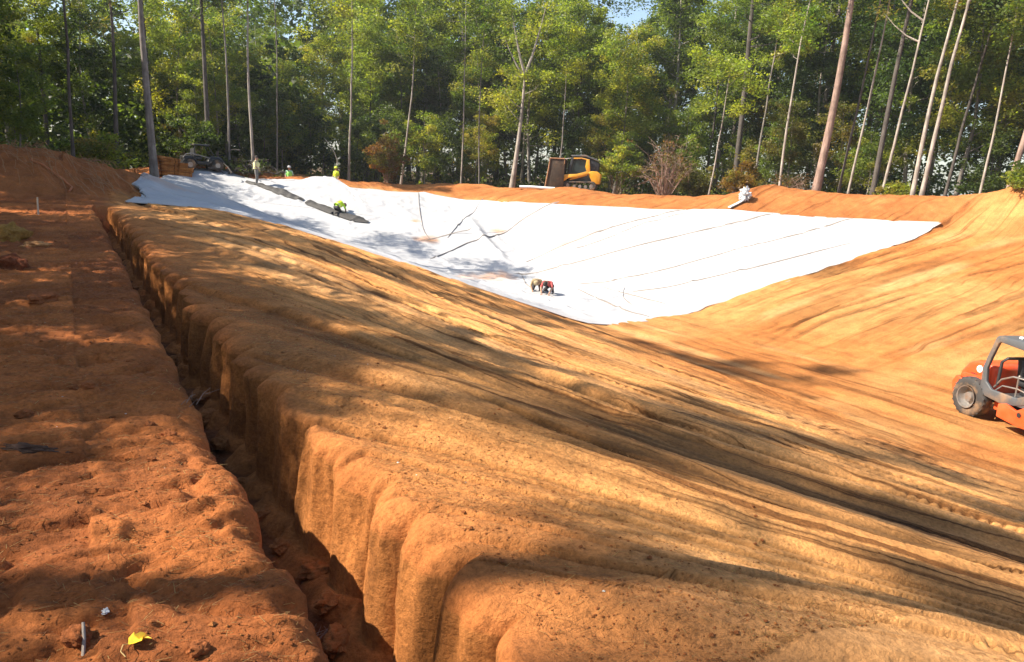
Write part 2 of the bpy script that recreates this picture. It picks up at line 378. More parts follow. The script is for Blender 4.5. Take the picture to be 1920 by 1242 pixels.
def soil_colour(X, Y, Z):
    n1 = fbm(X*0.8, Y*0.8, 4, 71); n2 = fbm(X*0.25, Y*0.25, 3, 72)
    def C(*c): return np.array(c)
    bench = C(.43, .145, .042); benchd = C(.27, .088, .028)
    slope = C(.68, .335, .115); slopeg = C(.55, .295, .12)
    vall = C(.48, .228, .076); valr = C(.45, .180, .052)
    berm = C(.37, .140, .044); leafl = C(.10, .065, .030)
    def mix(a, b, w): return a*(1-w[..., None])+b*w[..., None]
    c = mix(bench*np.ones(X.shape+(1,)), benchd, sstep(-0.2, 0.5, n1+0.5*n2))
    t = psi(X, Y)
    st = 0.6*vn(t*0.9, Y*0.10, 73)+0.4*vn(t*3, Y*0.15, 74)
    s = mix(slope*np.ones(X.shape+(1,)), slopeg, sstep(-0.1, 0.55, st+0.3*n1))
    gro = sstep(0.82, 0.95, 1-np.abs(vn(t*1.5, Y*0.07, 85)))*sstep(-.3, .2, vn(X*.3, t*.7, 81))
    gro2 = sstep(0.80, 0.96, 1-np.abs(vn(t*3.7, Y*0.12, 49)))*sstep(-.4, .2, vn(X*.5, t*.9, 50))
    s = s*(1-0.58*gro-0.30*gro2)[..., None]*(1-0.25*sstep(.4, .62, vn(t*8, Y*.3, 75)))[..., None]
    # near the crest the soil is still the dark topsoil
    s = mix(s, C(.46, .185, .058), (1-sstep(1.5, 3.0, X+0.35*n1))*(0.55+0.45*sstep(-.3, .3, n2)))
    a2 = Y+0.24*np.maximum(X-19, 0)+3.2*np.exp(-np.maximum(X-18.5, 0)/3.5)+0.8*vn(X*0.12, Y*0.1, 52)
    a1 = X+0.05*Y+0.7*vn(Y*0.10, X*0.1, 51)
    v = mix(vall*np.ones(X.shape+(1,)), valr, sstep(-0.05, 0.5, n2+0.4*vn(a2*0.8, X*0.08, 76)+sstep(24, 34, X)*0.55))
    wv = sstep(18.5, 23, X)
    str_ = vn(a1*3.2, Y*0.08, 77)*(1-wv)+vn(a2*2.1, X*0.09, 78)*wv
    v = v*(1-0.22*sstep(0.20, 0.7, str_))[..., None]
    a3 = a2+0.35*vn(X*0.35, Y*0.35, 59)
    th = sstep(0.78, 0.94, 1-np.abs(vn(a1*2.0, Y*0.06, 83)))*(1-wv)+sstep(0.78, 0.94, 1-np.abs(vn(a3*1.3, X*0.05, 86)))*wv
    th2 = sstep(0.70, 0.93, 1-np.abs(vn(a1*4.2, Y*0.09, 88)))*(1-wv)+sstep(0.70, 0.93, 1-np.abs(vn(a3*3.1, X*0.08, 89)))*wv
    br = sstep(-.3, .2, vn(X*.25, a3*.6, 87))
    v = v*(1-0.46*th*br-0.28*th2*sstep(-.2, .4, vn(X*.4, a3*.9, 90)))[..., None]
    v = mix(v, C(.56, .33, .14), sstep(0.45, 0.8, vn(a1*1.3, Y*0.2, 79)*(1-wv)+vn(a2*1.0, X*0.14, 80)*wv)*0.55)
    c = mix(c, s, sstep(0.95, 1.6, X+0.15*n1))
    c = mix(c, v, sstep(8.5, 15, X+1.2*n2))
    wb = sstep(0.02, 0.25, berm_h(X, Y))*(Z > -0.8)
    c = mix(c, berm, wb*(1-0.35*sstep(0, .5, n1)))
    c = mix(c, C(.50, .22, .075), sstep(22.5, 19, Y)*sstep(33, 36, X)*(.5+.5*sstep(-.3, .3, n1)))
    wl = sstep(0.06, 0.4, ground_out(X, Y)+0.15*n1)*(X < 12)*(Z > -0.3)
    c = mix(c, C(.35, .125, .040), wl*0.9)
    dout = np.maximum(Y-y_rim(X), X-x_rim(Y))
    c = mix(c, leafl, np.clip(sstep(7.5, 10.5, dout+1.5*n1)+sstep(40, 43, Y+n1)*(X < 3)+sstep(8, 10.5, -X+n1)*(Y < 60), 0, 1))
    return np.clip(c, 0.01, 0.9)

XL0, XR0 = 0.69, 1.25
def x_left(Y): return XL0+0.035*fbm(Y*0.7, Y*0+1, 3, 91)+0.050*fbm(Y*3.1, Y*0+4, 3, 92)
def x_right(Y):
    ph = Y*1.9+0.5*vn(Y*0.55, Y*0, 93)
    lobe = np.abs(np.sin(PI*ph))**0.5
    return XR0-0.03+(0.31+0.12*vn(Y*0.9, Y*0+2, 94))*(0.45+0.55*sstep(3.2, 7, Y))*(0.72-lobe)+0.05*fbm(Y*2.6, Y*0+7, 4, 95)
def build_ground():
    Ys = list(np.arange(-40, -3, 2.5))+list(np.arange(-3, 0.2, 0.25))+list(np.arange(0.2, 1.4, 0.04))
    y = 1.4
    while y < 58: Ys.append(y); y += max(0.013, 0.0041*y)
    while y < 420: Ys.append(y); y += max(0.6, 0.08*(y-50))
    Ys = np.array(Ys)
    xb = []; x = XL0-0.02
    while x > -2.2: xb.append(x); x -= 0.017 if x > -0.8 else 0.03
    while x > -14: xb.append(x); x -= 0.10
    while x > -380: xb.append(x); x -= max(0.6, 0.12*abs(x))
    xb = np.array(xb[::-1]); nb = len(xb)
    xs = []; x = 0.0                                     # offsets from the right crest's outer foot
    while x < 26: xs.append(x); x += max(0.014, 0.0115*(x+0.2))
    while x < 48: xs.append(x); x += 0.28
    while x < 420: xs.append(x); x += max(0.8, 0.1*(x-40))
    xs = np.array(xs)
    NW, NF, NR = 12, 16, 26
    nx = nb+NW+NF+NR+len(xs); ny = len(Ys)
    X = np.zeros((ny, nx)); Y = np.repeat(Ys[:, None], nx, 1); Z = np.zeros((ny, nx))
    yc = Ys[:, None]
    xl = x_left(Ys)[:, None]; xr = x_right(Ys)[:, None]
    D = ((1-sstep(25.6, 26.8, Ys))*sstep(-9, -7, Ys))[:, None]
    zf = -0.86+0.06*fbm(Ys*0.9, Ys*0, 3, 96)[:, None]
    rr = 0.15+0.06*vn(Ys*1.1, Ys*0, 97)[:, None]
    # bench
    w = sstep(-0.3, XL0, xb)[None, :]
    X[:, :nb] = xb[None, :]+(xl-XL0)*w
    Z[:, :nb] = terrain(X[:, :nb], Y[:, :nb])+micro(X[:, :nb], Y[:, :nb], 0)
    ed = sstep(0.16, 0.0, (xl-X[:, :nb]))
    ed = np.clip(1-(xl-X[:, :nb])/0.14, 0, 1)**2
    Z[:, :nb] -= D*ed*(0.05+0.06*np.clip(fbm(Y[:, :nb]*2.5, X[:, :nb]*2, 3, 98)+0.3, 0, 1))
    ztop_l = Z[:, nb-1:nb]
    # left wall
    p = np.linspace(0.04, 1, NW)[None, :]
    X[:, nb:nb+NW] = xl+0.005+0.05*p+D*0.045*fbm(yc*3.5+0*p, p*2.2+0*yc, 4, 99)*np.sin(PI*np.clip(p*1.1, 0, 1))
    Z[:, nb:nb+NW] = ztop_l+(zf*D-ztop_l*D)*p
    # floor
    p = np.linspace(0.03, 0.97, NF)[None, :]; k = nb+NW
    xw = xr-0.05
    X[:, k:k+NF] = xl+0.06+(xw-xl-0.06)*p
    fl = 0.05*fbm(yc*2.2, p*1.4+0*yc, 4, 101)+0.10*np.clip(fbm(yc*1.9, p*1.1+0*yc, 3, 102)-0.05, 0, 1)*sstep(0.4, 0.9, p)
    fl = fl+0.09*sstep(0.62, 1, p)+0.03*sstep(0.3, 0, p)
    bg = terrain(X[:, k:k+NF], Y[:, k:k+NF])
    Z[:, k:k+NF] = bg*(1-D)+D*(zf+fl)
    # right wall and rounded crest
    k += NF
    p = np.linspace(0, 1, NR)[None, :]
    zw0 = zf+0.10
    wallp = np.clip(p/0.55, 0, 1); arc = np.clip((p-0.55)/0.45, 0, 1)*PI/2
    xc = xr+rr; xa = xc-rr*np.cos(arc)
    za = -rr*0.9+rr*0.9*np.sin(arc)
    zz = np.where(p < 0.55, zw0+(-rr*0.9-zw0)*wallp, za)
    xx = np.where(p < 0.55, xr-0.03*(1-wallp)+0*yc, xa)
    rug = 0.075*fbm(yc*5.5, zz*1.6, 5, 103)+0.03*vn(yc*2.2, zz*0.6, 104)
    xx = xx+D*rug*np.where(p < 0.55, 0.35+0.65*wallp, np.cos(arc))
    outer = xr+rr
    zo = terrain(outer, yc)
    X[:, k:k+NR] = xx
    Z[:, k:k+NR] = D*zz+zo*np.clip(1+zz/0.5, 0, 1)*D+(1-D)*terrain(xx, Y[:, k:k+NR])
    mic_r = micro(np.broadcast_to(outer, (ny, 1)).copy()+0.0, yc, 0)
    Z[:, k:k+NR] += D*mic_r*np.sin(arc)
    # slope and beyond
    k += NR
    w = 1-sstep(0.3, 2.5, xs)[None, :]
    base = XR0+0.2
    xq = base+0.012+xs[None, :]+(outer-base)*w
    X[:, k:] = xq
    Z[:, k:] = terrain(xq, Y[:, k:])+micro(xq, Y[:, k:], 0)
    # lowered slightly where the liner lies on it (relief pressed flat)
    Xf, Yf, Zf = X.ravel(), Y.ravel(), Z.ravel()
    V = np.stack([Xf, Yf, Zf], 1)
    i = np.arange(ny-1)[:, None]*nx+np.arange(nx-1)[None, :]
    Q = np.stack([i, i+1, i+nx+1, i+nx], -1).reshape(-1, 4)
    me = mesh_np('ground', V, Q, mats=[SOIL])
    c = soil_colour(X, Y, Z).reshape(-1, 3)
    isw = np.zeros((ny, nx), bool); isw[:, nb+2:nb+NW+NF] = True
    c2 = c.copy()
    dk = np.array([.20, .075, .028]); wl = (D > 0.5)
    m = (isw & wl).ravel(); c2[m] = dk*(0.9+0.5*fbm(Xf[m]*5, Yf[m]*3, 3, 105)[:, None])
    k = nb+NW+NF
    isr = np.zeros((ny, nx), bool); isr[:, k-5:k+16] = True
    m = (isr & wl).ravel()
    c2[m] = np.array([.40, .155, .045])*(0.95+0.45*fbm(Yf[m]*6, Zf[m]*2, 3, 106)[:, None])
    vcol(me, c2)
    o = link('ground', me); tag(o, kind='structure'); return o
build_ground()

# ------------------------------------------------------------------ the white liner
def fabric_material():
    m, n, l, b = new_mat('white_fabric')
    at = n.new('ShaderNodeAttribute'); at.attribute_name = 'soil'
    geo = n.new('ShaderNodeNewGeometry'); P = geo.outputs['Position']
    t = noise_n(n, l, 1.1, 6, 0.65, P); r = ramp_n(n, l, t.outputs[0], [(0.3, (0.90, 0.90, 0.915)), (0.6, (1.0, 1.0, 1.0))])
    c = mul_n(n, l, at.outputs['Color'], r.outputs[0])
    l.new(c.outputs[0], b.inputs['Base Color']); b.inputs['Roughness'].default_value = 0.62
    b.inputs['Specular IOR Level'].default_value = 0.35
    tb = noise_n(n, l, 2.6, 5, 0.6, P, 0.6); u = bump_n(n, l, tb.outputs[0], b, 0.35, 0.10)
    return m
FABRIC = fabric_material()
SEAMF = plain('seam_fabric', (.245, .215, .195), 0.8, var=0.3, scale=3)
BX = [4, 8.5, 15, 20, 20.7, 31]
BOUND = [
    ([1.6, 4, 8.5, 15.5, 20.7, 24, 31, 34.5], [31.6, 31.4, 28.6, 25.3, 24.8, 23.3, 21.35, 20.2]),
    ([1.6, 4, 8.5, 15, 20, 23.35, 28.7, 32.9, 34], [35, 35.3, 32.6, 29.4, 28.0, 25.7, 24.3, 23.1, 22.6]),
    ([1.6, 4, 8.5, 15, 20, 21.9, 24, 27, 30.8, 32], [38.5, 39.2, 36.4, 33.2, 31.4, 30.0, 29.1, 27.9, 26.2, 25.6]),
    ([1.6, 4, 8.5, 15, 20, 21.2, 23.1, 25.8, 28.3, 30], [42, 42.8, 40, 36.4, 33.4, 32.9, 32.3, 31.4, 29.9, 28.6]),
    ([1.6, 4, 8.5, 15, 18.5, 22, 24.6, 26], [45.6, 46, 43.6, 40.4, 37.2, 37.0, 36.3, 34.8]),
]
def bound(k, X):
    if k == 0: y = y_near(X)
    elif k == 6: y = y_far(X)
    else:
        y = np.interp(X, *BOUND[k-1])+0.10*vn(X*0.7, X*0+k*3, 120)
    return np.clip(y, y_near(X), np.maximum(y_far(X), y_near(X)))
MUD = [(16.6, 36.9, .55, .9), (22.3, 32.9, .5, .5), (23.3, 32.4, .9, .35), (18.1, 31.9, .7, .5), (17.2, 31.6, 1.2, .6), (21.1, 37.2, .35, .8), (16.9, 39.4, .25, .9), (3.2, 33.5, 1.1, .5), (4.6, 39, .6, .5)]
def liner_z(X, Y):
    lo = terrain(X, Y)
    wl = (1-sstep(11, 16, X)); wr = sstep(19, 22, X)
    q = Y+0.40*X
    w = wl*(0.085*vn(q*0.62, X*0.10, 130)+0.05*vn(q*1.5, X*0.16, 131)+0.02*vn(q*3.8, X*0.4, 132))
    w = w+(1-wl)*(1-wr)*0.05*fbm(X*0.6, Y*0.6, 4, 133)
    cr = 1-np.abs(fbm(X*0.35+0.2*Y, Y*0.45-0.1*X, 4, 134))
    w = w+(0.07-0.02*wr)*sstep(0.90, 1.0, cr)+wr*0.03*fbm(X*0.5, Y*0.9, 3, 135)
    # the fold that stands along the corner
    t = np.clip((Y-32.7)/7.6, 0, 1); xl = np.interp(t, [0, .1, .5, 1], [19.84, 19.34, 19.7, 20.45])
    w = w+0.22*np.exp(-((X-xl)/0.28)**2)*sstep(0, .15, t)*sstep(1, .6, t)
    # ridges along the foot of the near slope
    w = w+0.16*np.exp(-((X-16.3)/0.25)**2)*sstep(21.2, 23, Y)*sstep(33, 29, Y)
    off = 0.025+0.06*sstep(0.0, 0.8, np.minimum(Y-y_near(X), y_far(X)-Y))
    return lo+off+np.maximum(w, -0.06)*sstep(-0.1, 0.9, np.minimum(Y-y_near(X), y_far(X)-Y))
def build_liner():
    root = thing('pond_liner', 'white fabric pond liner spread over the far half of the excavated pit', 'liner', (0, 0, 0))
    us = [1.7]
    while us[-1] < 35.0: us.append(us[-1]+(0.10 if us[-1] < 21 else 0.16))
    us = np.array(us); us[-1] = 35.0
    for k in range(6):
        nv = 44
        X = np.repeat(us[None, :], nv, 0)
        a = bound(k, us); b = bound(k+1, us)
        b = b+np.where((b < y_far(us)-0.05) & (b-a > .2), 0.14, 0)        # overlap
        t = np.linspace(0, 1, nv)[:, None]
        Y = a[None, :]*(1-t)+b[None, :]*t
        if k == 0: Y = Y+(1-t)**6*0.14*fbm(X*1.3, X*0, 4, 140)
        edge = (np.abs(b-y_far(us)) < 0.02)[None, :]
        Y = Y+edge*t**5*(0.22+0.35*sstep(7, 3, X))*fbm(X*1.1, X*0+k, 4, 141)*np.clip((b-a)/1.5, 0, 1)[None, :]
        X2 = X+sstep(4.6, 1.8, X)*1.0*fbm(Y*0.8, Y*0+2, 5, 142)
        Z = liner_z(X2, Y)+0.012*(k % 2)
        n = len(us); i = np.arange(nv-1)[:, None]*n+np.arange(n-1)[None, :]
        ok = ((b-a)[:-1] > 0.02) | ((b-a)[1:] > 0.02)
        Q = np.stack([i, i+1, i+n+1, i+n], -1)[:, ok].reshape(-1, 4)
        V = np.stack([X2.ravel(), Y.ravel(), Z.ravel()], 1)
        used, inv = np.unique(Q, return_inverse=True)
        if len(used) == 0: continue
        V = V[used]; Q = inv.reshape(-1, 4)
        # thickness: same sheet 12 mm lower, joined at the rim by the lower face only
        nV = len(V); V2 = V.copy(); V2[:, 2] -= 0.02
        E = np.concatenate([Q[:, [0, 1]], Q[:, [1, 2]], Q[:, [2, 3]], Q[:, [3, 0]]])
        key = np.sort(E, 1); kk = key[:, 0].astype(np.int64)*nV+key[:, 1]
        u_, ix, ct = np.unique(kk, return_index=True, return_counts=True)
        BE = E[ix[ct == 1]]
        side = np.stack([BE[:, 1], BE[:, 0], BE[:, 0]+nV, BE[:, 1]+nV], 1)
        QQ = np.concatenate([Q, Q[:, ::-1]+nV, side])
        me = mesh_np('panel', np.concatenate([V, V2]), QQ, mats=[FABRIC])
        c = np.ones((nV, 3))*np.array([.43, .435, .45])
        for (mx, my, mr, ms) in MUD:
            d = np.hypot((V[:, 0]-mx)/1.6, V[:, 1]-my)/mr+0.5*fbm(V[:, 0]*3, V[:, 1]*3, 4, 150)
            w = np.clip(1-d, 0, 1)**0.7*ms
            c = c*(1-w[:, None])+np.array([.50, .25, .12])*w[:, None]
        ge = 0.10*np.clip(fbm(V[:, 0]*0.5, V[:, 1]*0.5, 4, 151), 0, 1)*sstep(12, 16, V[:, 0])*sstep(30, 24, V[:, 0])
        c = c*(1-ge[:, None]*np.array([1.0, 1.05, 1.15]))
        dn = np.clip(1-(V[:, 1]-y_near(V[:, 0]))/0.35, 0, 1)*np.clip(fbm(V[:, 0]*1.6, V[:, 1]*2, 3, 152)+0.35, 0, 1)*0.6
        c = c*(1-dn[:, None])+np.array([.55, .30, .15])*dn[:, None]
        vcol(me, np.concatenate([c, c]))
        link('panel', me, root)
    # stitched flaps and creases standing up from the sheet
    SEAMS = [([(18.98, 43.71), (17.76, 40.68), (16.77, 37.77), (16.7, 36.68)], .05), ([(21.7, 40.33), (19.9, 39.16), (17.72, 36.83)], .05),
             ([(24.55, 36.3), (21.96, 37.0), (18.56, 36.0), (16.54, 34.82), (15.67, 34.5)], .06),
             ([(28.32, 29.91), (25.82, 31.4), (23.09, 32.34), (21.15, 32.87), (19.98, 32.79)], .06),
             ([(30.82, 26.21), (27.07, 27.85), (24.04, 29.07), (21.86, 30.03), (19.97, 31.43), (18.88, 31.95)], .055),
             ([(32.9, 23.13), (28.73, 24.24), (23.35, 25.48), (20.99, 26.69), (20.03, 28.02)], .055),
             ([(30.75, 21.44), (25.34, 22.62), (21.85, 23.74), (20.7, 24.79)], .045),
             ([(28.22, 29.59), (26.0, 30.72), (24.42, 30.9), (22.05, 31.75)], .04),
             ([(19.71, 27.34), (18.68, 22.27), (18.91, 21.27)], .05), ([(20.47, 26.78), (20.55, 22.24)], .035), ([(16.48, 36.73), (18.7, 37.4), (20.05, 37.76)], .04),
             ([(19.4, 31.6), (18.2, 29.0), (17.4, 25.5)], .03), ([(21.2, 25.7), (20.2, 24.6), (19.6, 23.2)], .03)]
    for pts, w in SEAMS:
        pts = np.array(pts, float)
        d = np.r_[0, np.cumsum(np.hypot(*np.diff(pts, axis=0).T))]
        s = np.arange(0, d[-1], 0.12)
        px = np.interp(s, d, pts[:, 0]); py = np.interp(s, d, pts[:, 1])
        for _ in range(18):
            px[1:-1] = (px[:-2]+px[1:-1]*2+px[2:])/4; py[1:-1] = (py[:-2]+py[1:-1]*2+py[2:])/4
        px = px+0.05*vn(s*0.6, s*0, 160); py = py+0.05*vn(s*0.6, s*0, 161)
        pz = liner_z(px, py)
        tx, ty = np.gradient(px), np.gradient(py); L = np.hypot(tx, ty)+1e-6; nx, ny = -ty/L, tx/L
        w = w*1.3; h = w*(0.45+0.4*np.abs(vn(s*0.9, s*0+w*99, 162)))*np.minimum(1, np.minimum(s, s[-1]-s)/0.5+0.15)
        hw = w*0.5
        V = np.concatenate([np.stack([px-nx*hw, py-ny*hw, pz-0.02], 1), np.stack([px+nx*hw*0.3, py+ny*hw*0.3, pz+0.015+h], 1), np.stack([px+nx*hw, py+ny*hw, pz-0.02], 1)])
        n = len(s); i = np.arange(n-1)
        Q = np.concatenate([np.stack([i, i+1, i+1+n, i+n], 1), np.stack([i+n, i+1+n, i+1+2*n, i+2*n], 1)])
        link('seam', mesh_np('seam', V, Q, mats=[SEAMF]), root)
    return root
build_liner()

# ------------------------------------------------------------------ trees
rng = np.random.default_rng(7)
def leaf_material(name, trans=0.58):
    m, n, l, b = new_mat(name)
    at = n.new('ShaderNodeAttribute'); at.attribute_name = 'leaf'
    oi = n.new('ShaderNodeObjectInfo')
    r = ramp_n(n, l, oi.outputs['Random'], [(0.0, (0.78, 0.85, 0.8)), (0.45, (1.0, 1.0, 1.0)), (0.8, (1.25, 1.12, 0.85)), (1.0, (1.0, 1.12, 1.0))])
    c = mul_n(n, l, at.outputs['Color'], r.outputs[0])
    b.inputs['Roughness'].default_value = 0.5; l.new(c.outputs[0], b.inputs['Base Color'])
    tr = n.new('ShaderNodeBsdfTranslucent'); c2 = mul_n(n, l, c.outputs[0], (1.45, 1.5, 0.5)); l.new(c2.outputs[0], tr.inputs['Color'])
    mx = n.new('ShaderNodeMixShader'); mx.inputs[0].default_value = trans
    l.new(b.outputs[0], mx.inputs[1]); l.new(tr.outputs[0], mx.inputs[2])
    l.new(mx.outputs[0], n['Material Output'].inputs['Surface']); return m
LEAF = leaf_material('leaves')
def bark(name, col, dark, scale=9):
    m, n, l, b = new_mat(name)
    tc = n.new('ShaderNodeTexCoord'); mp = n.new('ShaderNodeMapping'); mp.inputs['Scale'].default_value = (1, 1, 0.14); l.new(tc.outputs['Object'], mp.inputs[0])
    t = noise_n(n, l, scale, 6, 0.7, mp.outputs[0]); r = ramp_n(n, l, t.outputs[0], [(0.32, dark), (0.62, col)])
    t2 = noise_n(n, l, 1.3, 4, 0.6, tc.outputs['Object']); r2 = ramp_n(n, l, t2.outputs[0], [(0.35, 0.6), (0.65, 1.15)])
    c = mul_n(n, l, r.outputs[0], r2.outputs[0]); l.new(c.outputs[0], b.inputs['Base Color']); b.inputs['Roughness'].default_value = 0.9
    bump_n(n, l, t.outputs[0], b, 0.7, 0.03); return m
BARKS = {'pale': bark('pale_bark', (.42, .37, .32), (.20, .165, .135)), 'grey': bark('grey_bark', (.25, .22, .195), (.10, .085, .075)),
         'dark': bark('dark_bark', (.11, .092, .08), (.045, .037, .032)), 'red': bark('reddish_bark', (.34, .235, .19), (.17, .105, .08))}
def leaf_cloud(C, rad, per, size, cols, rg, flat=0.62, narrow=0.55, droop=0.0):
    """leaf-sized quads spread round clump centres"""
    n = len(C)*per
    c = np.repeat(C, per, 0); r = np.repeat(rad, per)[:, None]
    p = rg.normal(size=(n, 3)); p /= np.linalg.norm(p, axis=1)[:, None]
    p *= (rg.random((n, 1))**0.5)*r; p[:, 2] *= flat
    pos = c+p
    d = rg.normal(size=(n, 3)); d[:, 2] = d[:, 2]*0.6-droop; d /= np.linalg.norm(d, axis=1)[:, None]
    u = rg.normal(size=(n, 3)); u[:, 2] += 0.9
    w = np.cross(d, u); w /= np.linalg.norm(w, axis=1)[:, None]+1e-6
    s = size*(0.6+0.8*rg.random((n, 1)))
    a = d*s*0.5; b = w*s*0.5*narrow
    V = np.stack([pos-a, pos+b*0.9-a*0.1, pos+a, pos-b*0.9-a*0.1], 1).reshape(-1, 3)
    Q = np.arange(n*4).reshape(n, 4)
    ci = rg.integers(0, len(cols), len(C)); col = np.array(cols)[ci]
    col = np.repeat(col*(0.75+0.5*rg.random((len(C), 1))), per, 0)*(0.7+0.6*rg.random((n, 1)))
    return V, Q, np.repeat(col, 4, 0)
def crown_mesh(name, clouds):
    V = np.concatenate([c[0] for c in clouds]); o = 0; Q = []
    for c in clouds: Q.append(c[1]+o); o += len(c[0])
    me = mesh_np(name, V, np.concatenate(Q), smooth=False, mats=[LEAF]); vcol(me, np.concatenate([c[2] for c in clouds]), 'leaf'); return me
GREEN = [(.135, .185, .036), (.175, .22, .044), (.095, .145, .034), (.205, .245, .048)]
YELL = [(.26, .27, .046), (.31, .29, .058), (.22, .255, .045)]
DARKG = [(.055, .085, .026), (.075, .11, .030), (.045, .075, .026)]
OLIVE = [(.16, .155, .040), (.21, .17, .048), (.11, .13, .036)]
RUST = [(.20, .10, .045), (.17, .12, .05), (.12, .075, .035)]
def ellip_points(n, c, r, rg, hollow=0.35):
    p = rg.normal(size=(n, 3)); p /= np.linalg.norm(p, axis=1)[:, None]
    q = (hollow+(1-hollow)*rg.random((n, 1)))**0.6
    k = 1+0.28*np.sin(3*np.arctan2(p[:, 1], p[:, 0])+rg.random()*6)[:, None]*0.6
    return np.array(c)+p*q*k*np.array(r)
def bent(h, lean, bend, rg, n=9, wob=0.10):
    t = np.linspace(0, 1, n)
    x = lean[0]*t*h+bend[0]*np.sin(PI*t)+wob*np.cumsum(rg.normal(size=n))*0.5*np.minimum(t*3, 1)
    y = lean[1]*t*h+bend[1]*np.sin(PI*t)+wob*np.cumsum(rg.normal(size=n))*0.5*np.minimum(t*3, 1)
    return [Vector((x[i], y[i], h*t[i]-0.25*(i == 0))) for i in range(n)]
def trunk_builder(path, r0, rtop, rg, limbs=10, z0=0.4, limb_len=2.4, flare=1.25, sides=9, up=0.55, forks=()):
    mb = MB(); n = len(path)
    rad = [r0*(1-i/(n-1))+rtop*i/(n-1) for i in range(n)]; rad[0] *= flare
    mb.tube(path, rad, sides); tips = []
    H = path[-1].z
    for k in range(limbs):
        f = z0+(1-z0)*(k+rg.random())/max(limbs, 1)*0.97
        i = min(int(f*(n-1)), n-2); p = path[i].lerp(path[i+1], f*(n-1)-i)
        an = rg.random()*2*PI; L = limb_len*(0.5+0.8*rg.random())*(1.15-0.6*f)
        d = Vector((math.cos(an), math.sin(an), up*(0.4+1.0*rg.random())))
        q = p+d*L*0.5+Vector((0, 0, -0.1*L)); e = p+d*L+Vector((rg.normal()*0.2, rg.normal()*0.2, 0.15*L))
        r = max(0.012, (r0*(1-f)+rtop*f)*0.34)
        mb.tube([p, q, e], [r, r*0.65, r*0.2], 5, cap=False); tips.append(e)
        for _ in range(2):
            e2 = q.lerp(e, 0.5*rg.random())+Vector((rg.normal()*0.5, rg.normal()*0.5, rg.random()*0.6))*L*0.45
            mb.tube([q, e2], [r*0.4, r*0.12], 4, cap=False); tips.append(e2)
    for (f, d, L, r) in forks:
        i = min(int(f*(n-1)), n-2); p = path[i].lerp(path[i+1], f*(n-1)-i); d = Vector(d).normalized()
        pts = [p, p+d*L*0.33, p+d*L*0.66+Vector((0, 0, .1*L)), p+d*L+Vector((0, 0, .28*L))]
        mb.tube(pts, [r, r*.8, r*.5, r*.2], 6, cap=False); tips.append(pts[-1])
    return mb, tips
def tree_kind(kind, seed):
    """(trunk mesh, crown mesh) for one shape of tree"""
    rg = np.random.default_rng(seed)
    if kind == 'tall':
        h = 17+4*rg.random(); path = bent(h, (rg.normal()*.02, rg.normal()*.02), (rg.normal()*.25, rg.normal()*.25), rg)
        mb, tips = trunk_builder(path, .17+.06*rg.random(), .035, rg, 16, .36, 3.2)
        top = path[-1]; C = np.concatenate([np.array([t[:] for t in tips]), ellip_points(34, (top.x, top.y, h*.70), (3.0, 3.0, h*.30), rg)])
        cols = [GREEN, GREEN, GREEN+YELL[:1], DARKG+GREEN[:2]][seed % 4]
        cl = [leaf_cloud(C, .55+.75*rg.random(len(C)), 190, .20, cols, rg)]
    elif kind == 'mid':
        h = 10+4*rg.random(); path = bent(h, (rg.normal()*.04, rg.normal()*.04), (rg.normal()*.3, rg.normal()*.3), rg)
        mb, tips = trunk_builder(path, .10+.04*rg.random(), .02, rg, 18, .22, 2.8)
        top = path[-1]; C = np.concatenate([np.array([t[:] for t in tips]), ellip_points(30, (top.x, top.y, h*.62), (2.7, 2.7, h*.38), rg)])
        cols = [GREEN+YELL[:2], GREEN, YELL+GREEN[:1], DARKG][seed % 4]
        cl = [leaf_cloud(C, .5+.7*rg.random(len(C)), 180, .19, cols, rg)]
    elif kind == 'low':
        h = 4.2+2.5*rg.random(); path = bent(h, (rg.normal()*.06, rg.normal()*.06), (rg.normal()*.2, rg.normal()*.2), rg, 7)
        mb, tips = trunk_builder(path, .05, .012, rg, 14, .15, 1.7)
        C = np.concatenate([np.array([t[:] for t in tips]), ellip_points(16, (path[-1].x, path[-1].y, h*.55), (1.5, 1.5, h*.42), rg)])
        cols = [GREEN, DARKG, OLIVE, YELL+GREEN, RUST][seed % 5]
        cl = [leaf_cloud(C, .35+.45*rg.random(len(C)), 110, .155, cols, rg)]
    elif kind == 'pine':
        h = 19+4*rg.random(); path = bent(h, (rg.normal()*.015, rg.normal()*.015), (rg.normal()*.15, rg.normal()*.15), rg)
        mb, tips = trunk_builder(path, .17+.04*rg.random(), .04, rg, 26, .42, 2.6, up=.25)
        C = np.array([t[:] for t in tips])
        cl = [leaf_cloud(C, .45+.35*rg.random(len(C)), 150, .30, [OLIVE+GREEN[:2], GREEN+DARKG][seed % 2], rg, .7, .16, .2)]
    elif kind == 'slim':
        h = 19+4*rg.random(); path = bent(h, (rg.normal()*.02, rg.normal()*.02), (rg.normal()*.15, rg.normal()*.15), rg)
        mb, tips = trunk_builder(path, .19, .10, rg, 9, .6, 1.4, up=.4)
        C = np.array([t[:] for t in tips])
        cl = [leaf_cloud(C, .3+.3*rg.random(len(C)), 60, .22, GREEN, rg, .7, .3)]
    return mb.mesh('trunk', BARKS[['grey', 'dark', 'grey', 'pale'][seed % 4]]), crown_mesh('crown', cl)
KINDS = {k: [tree_kind(k, s+o) for s in range(c)] for k, c, o in (('tall', 4, 0), ('mid', 4, 40), ('low', 5, 80), ('pine', 3, 121), ('slim', 3, 160))}
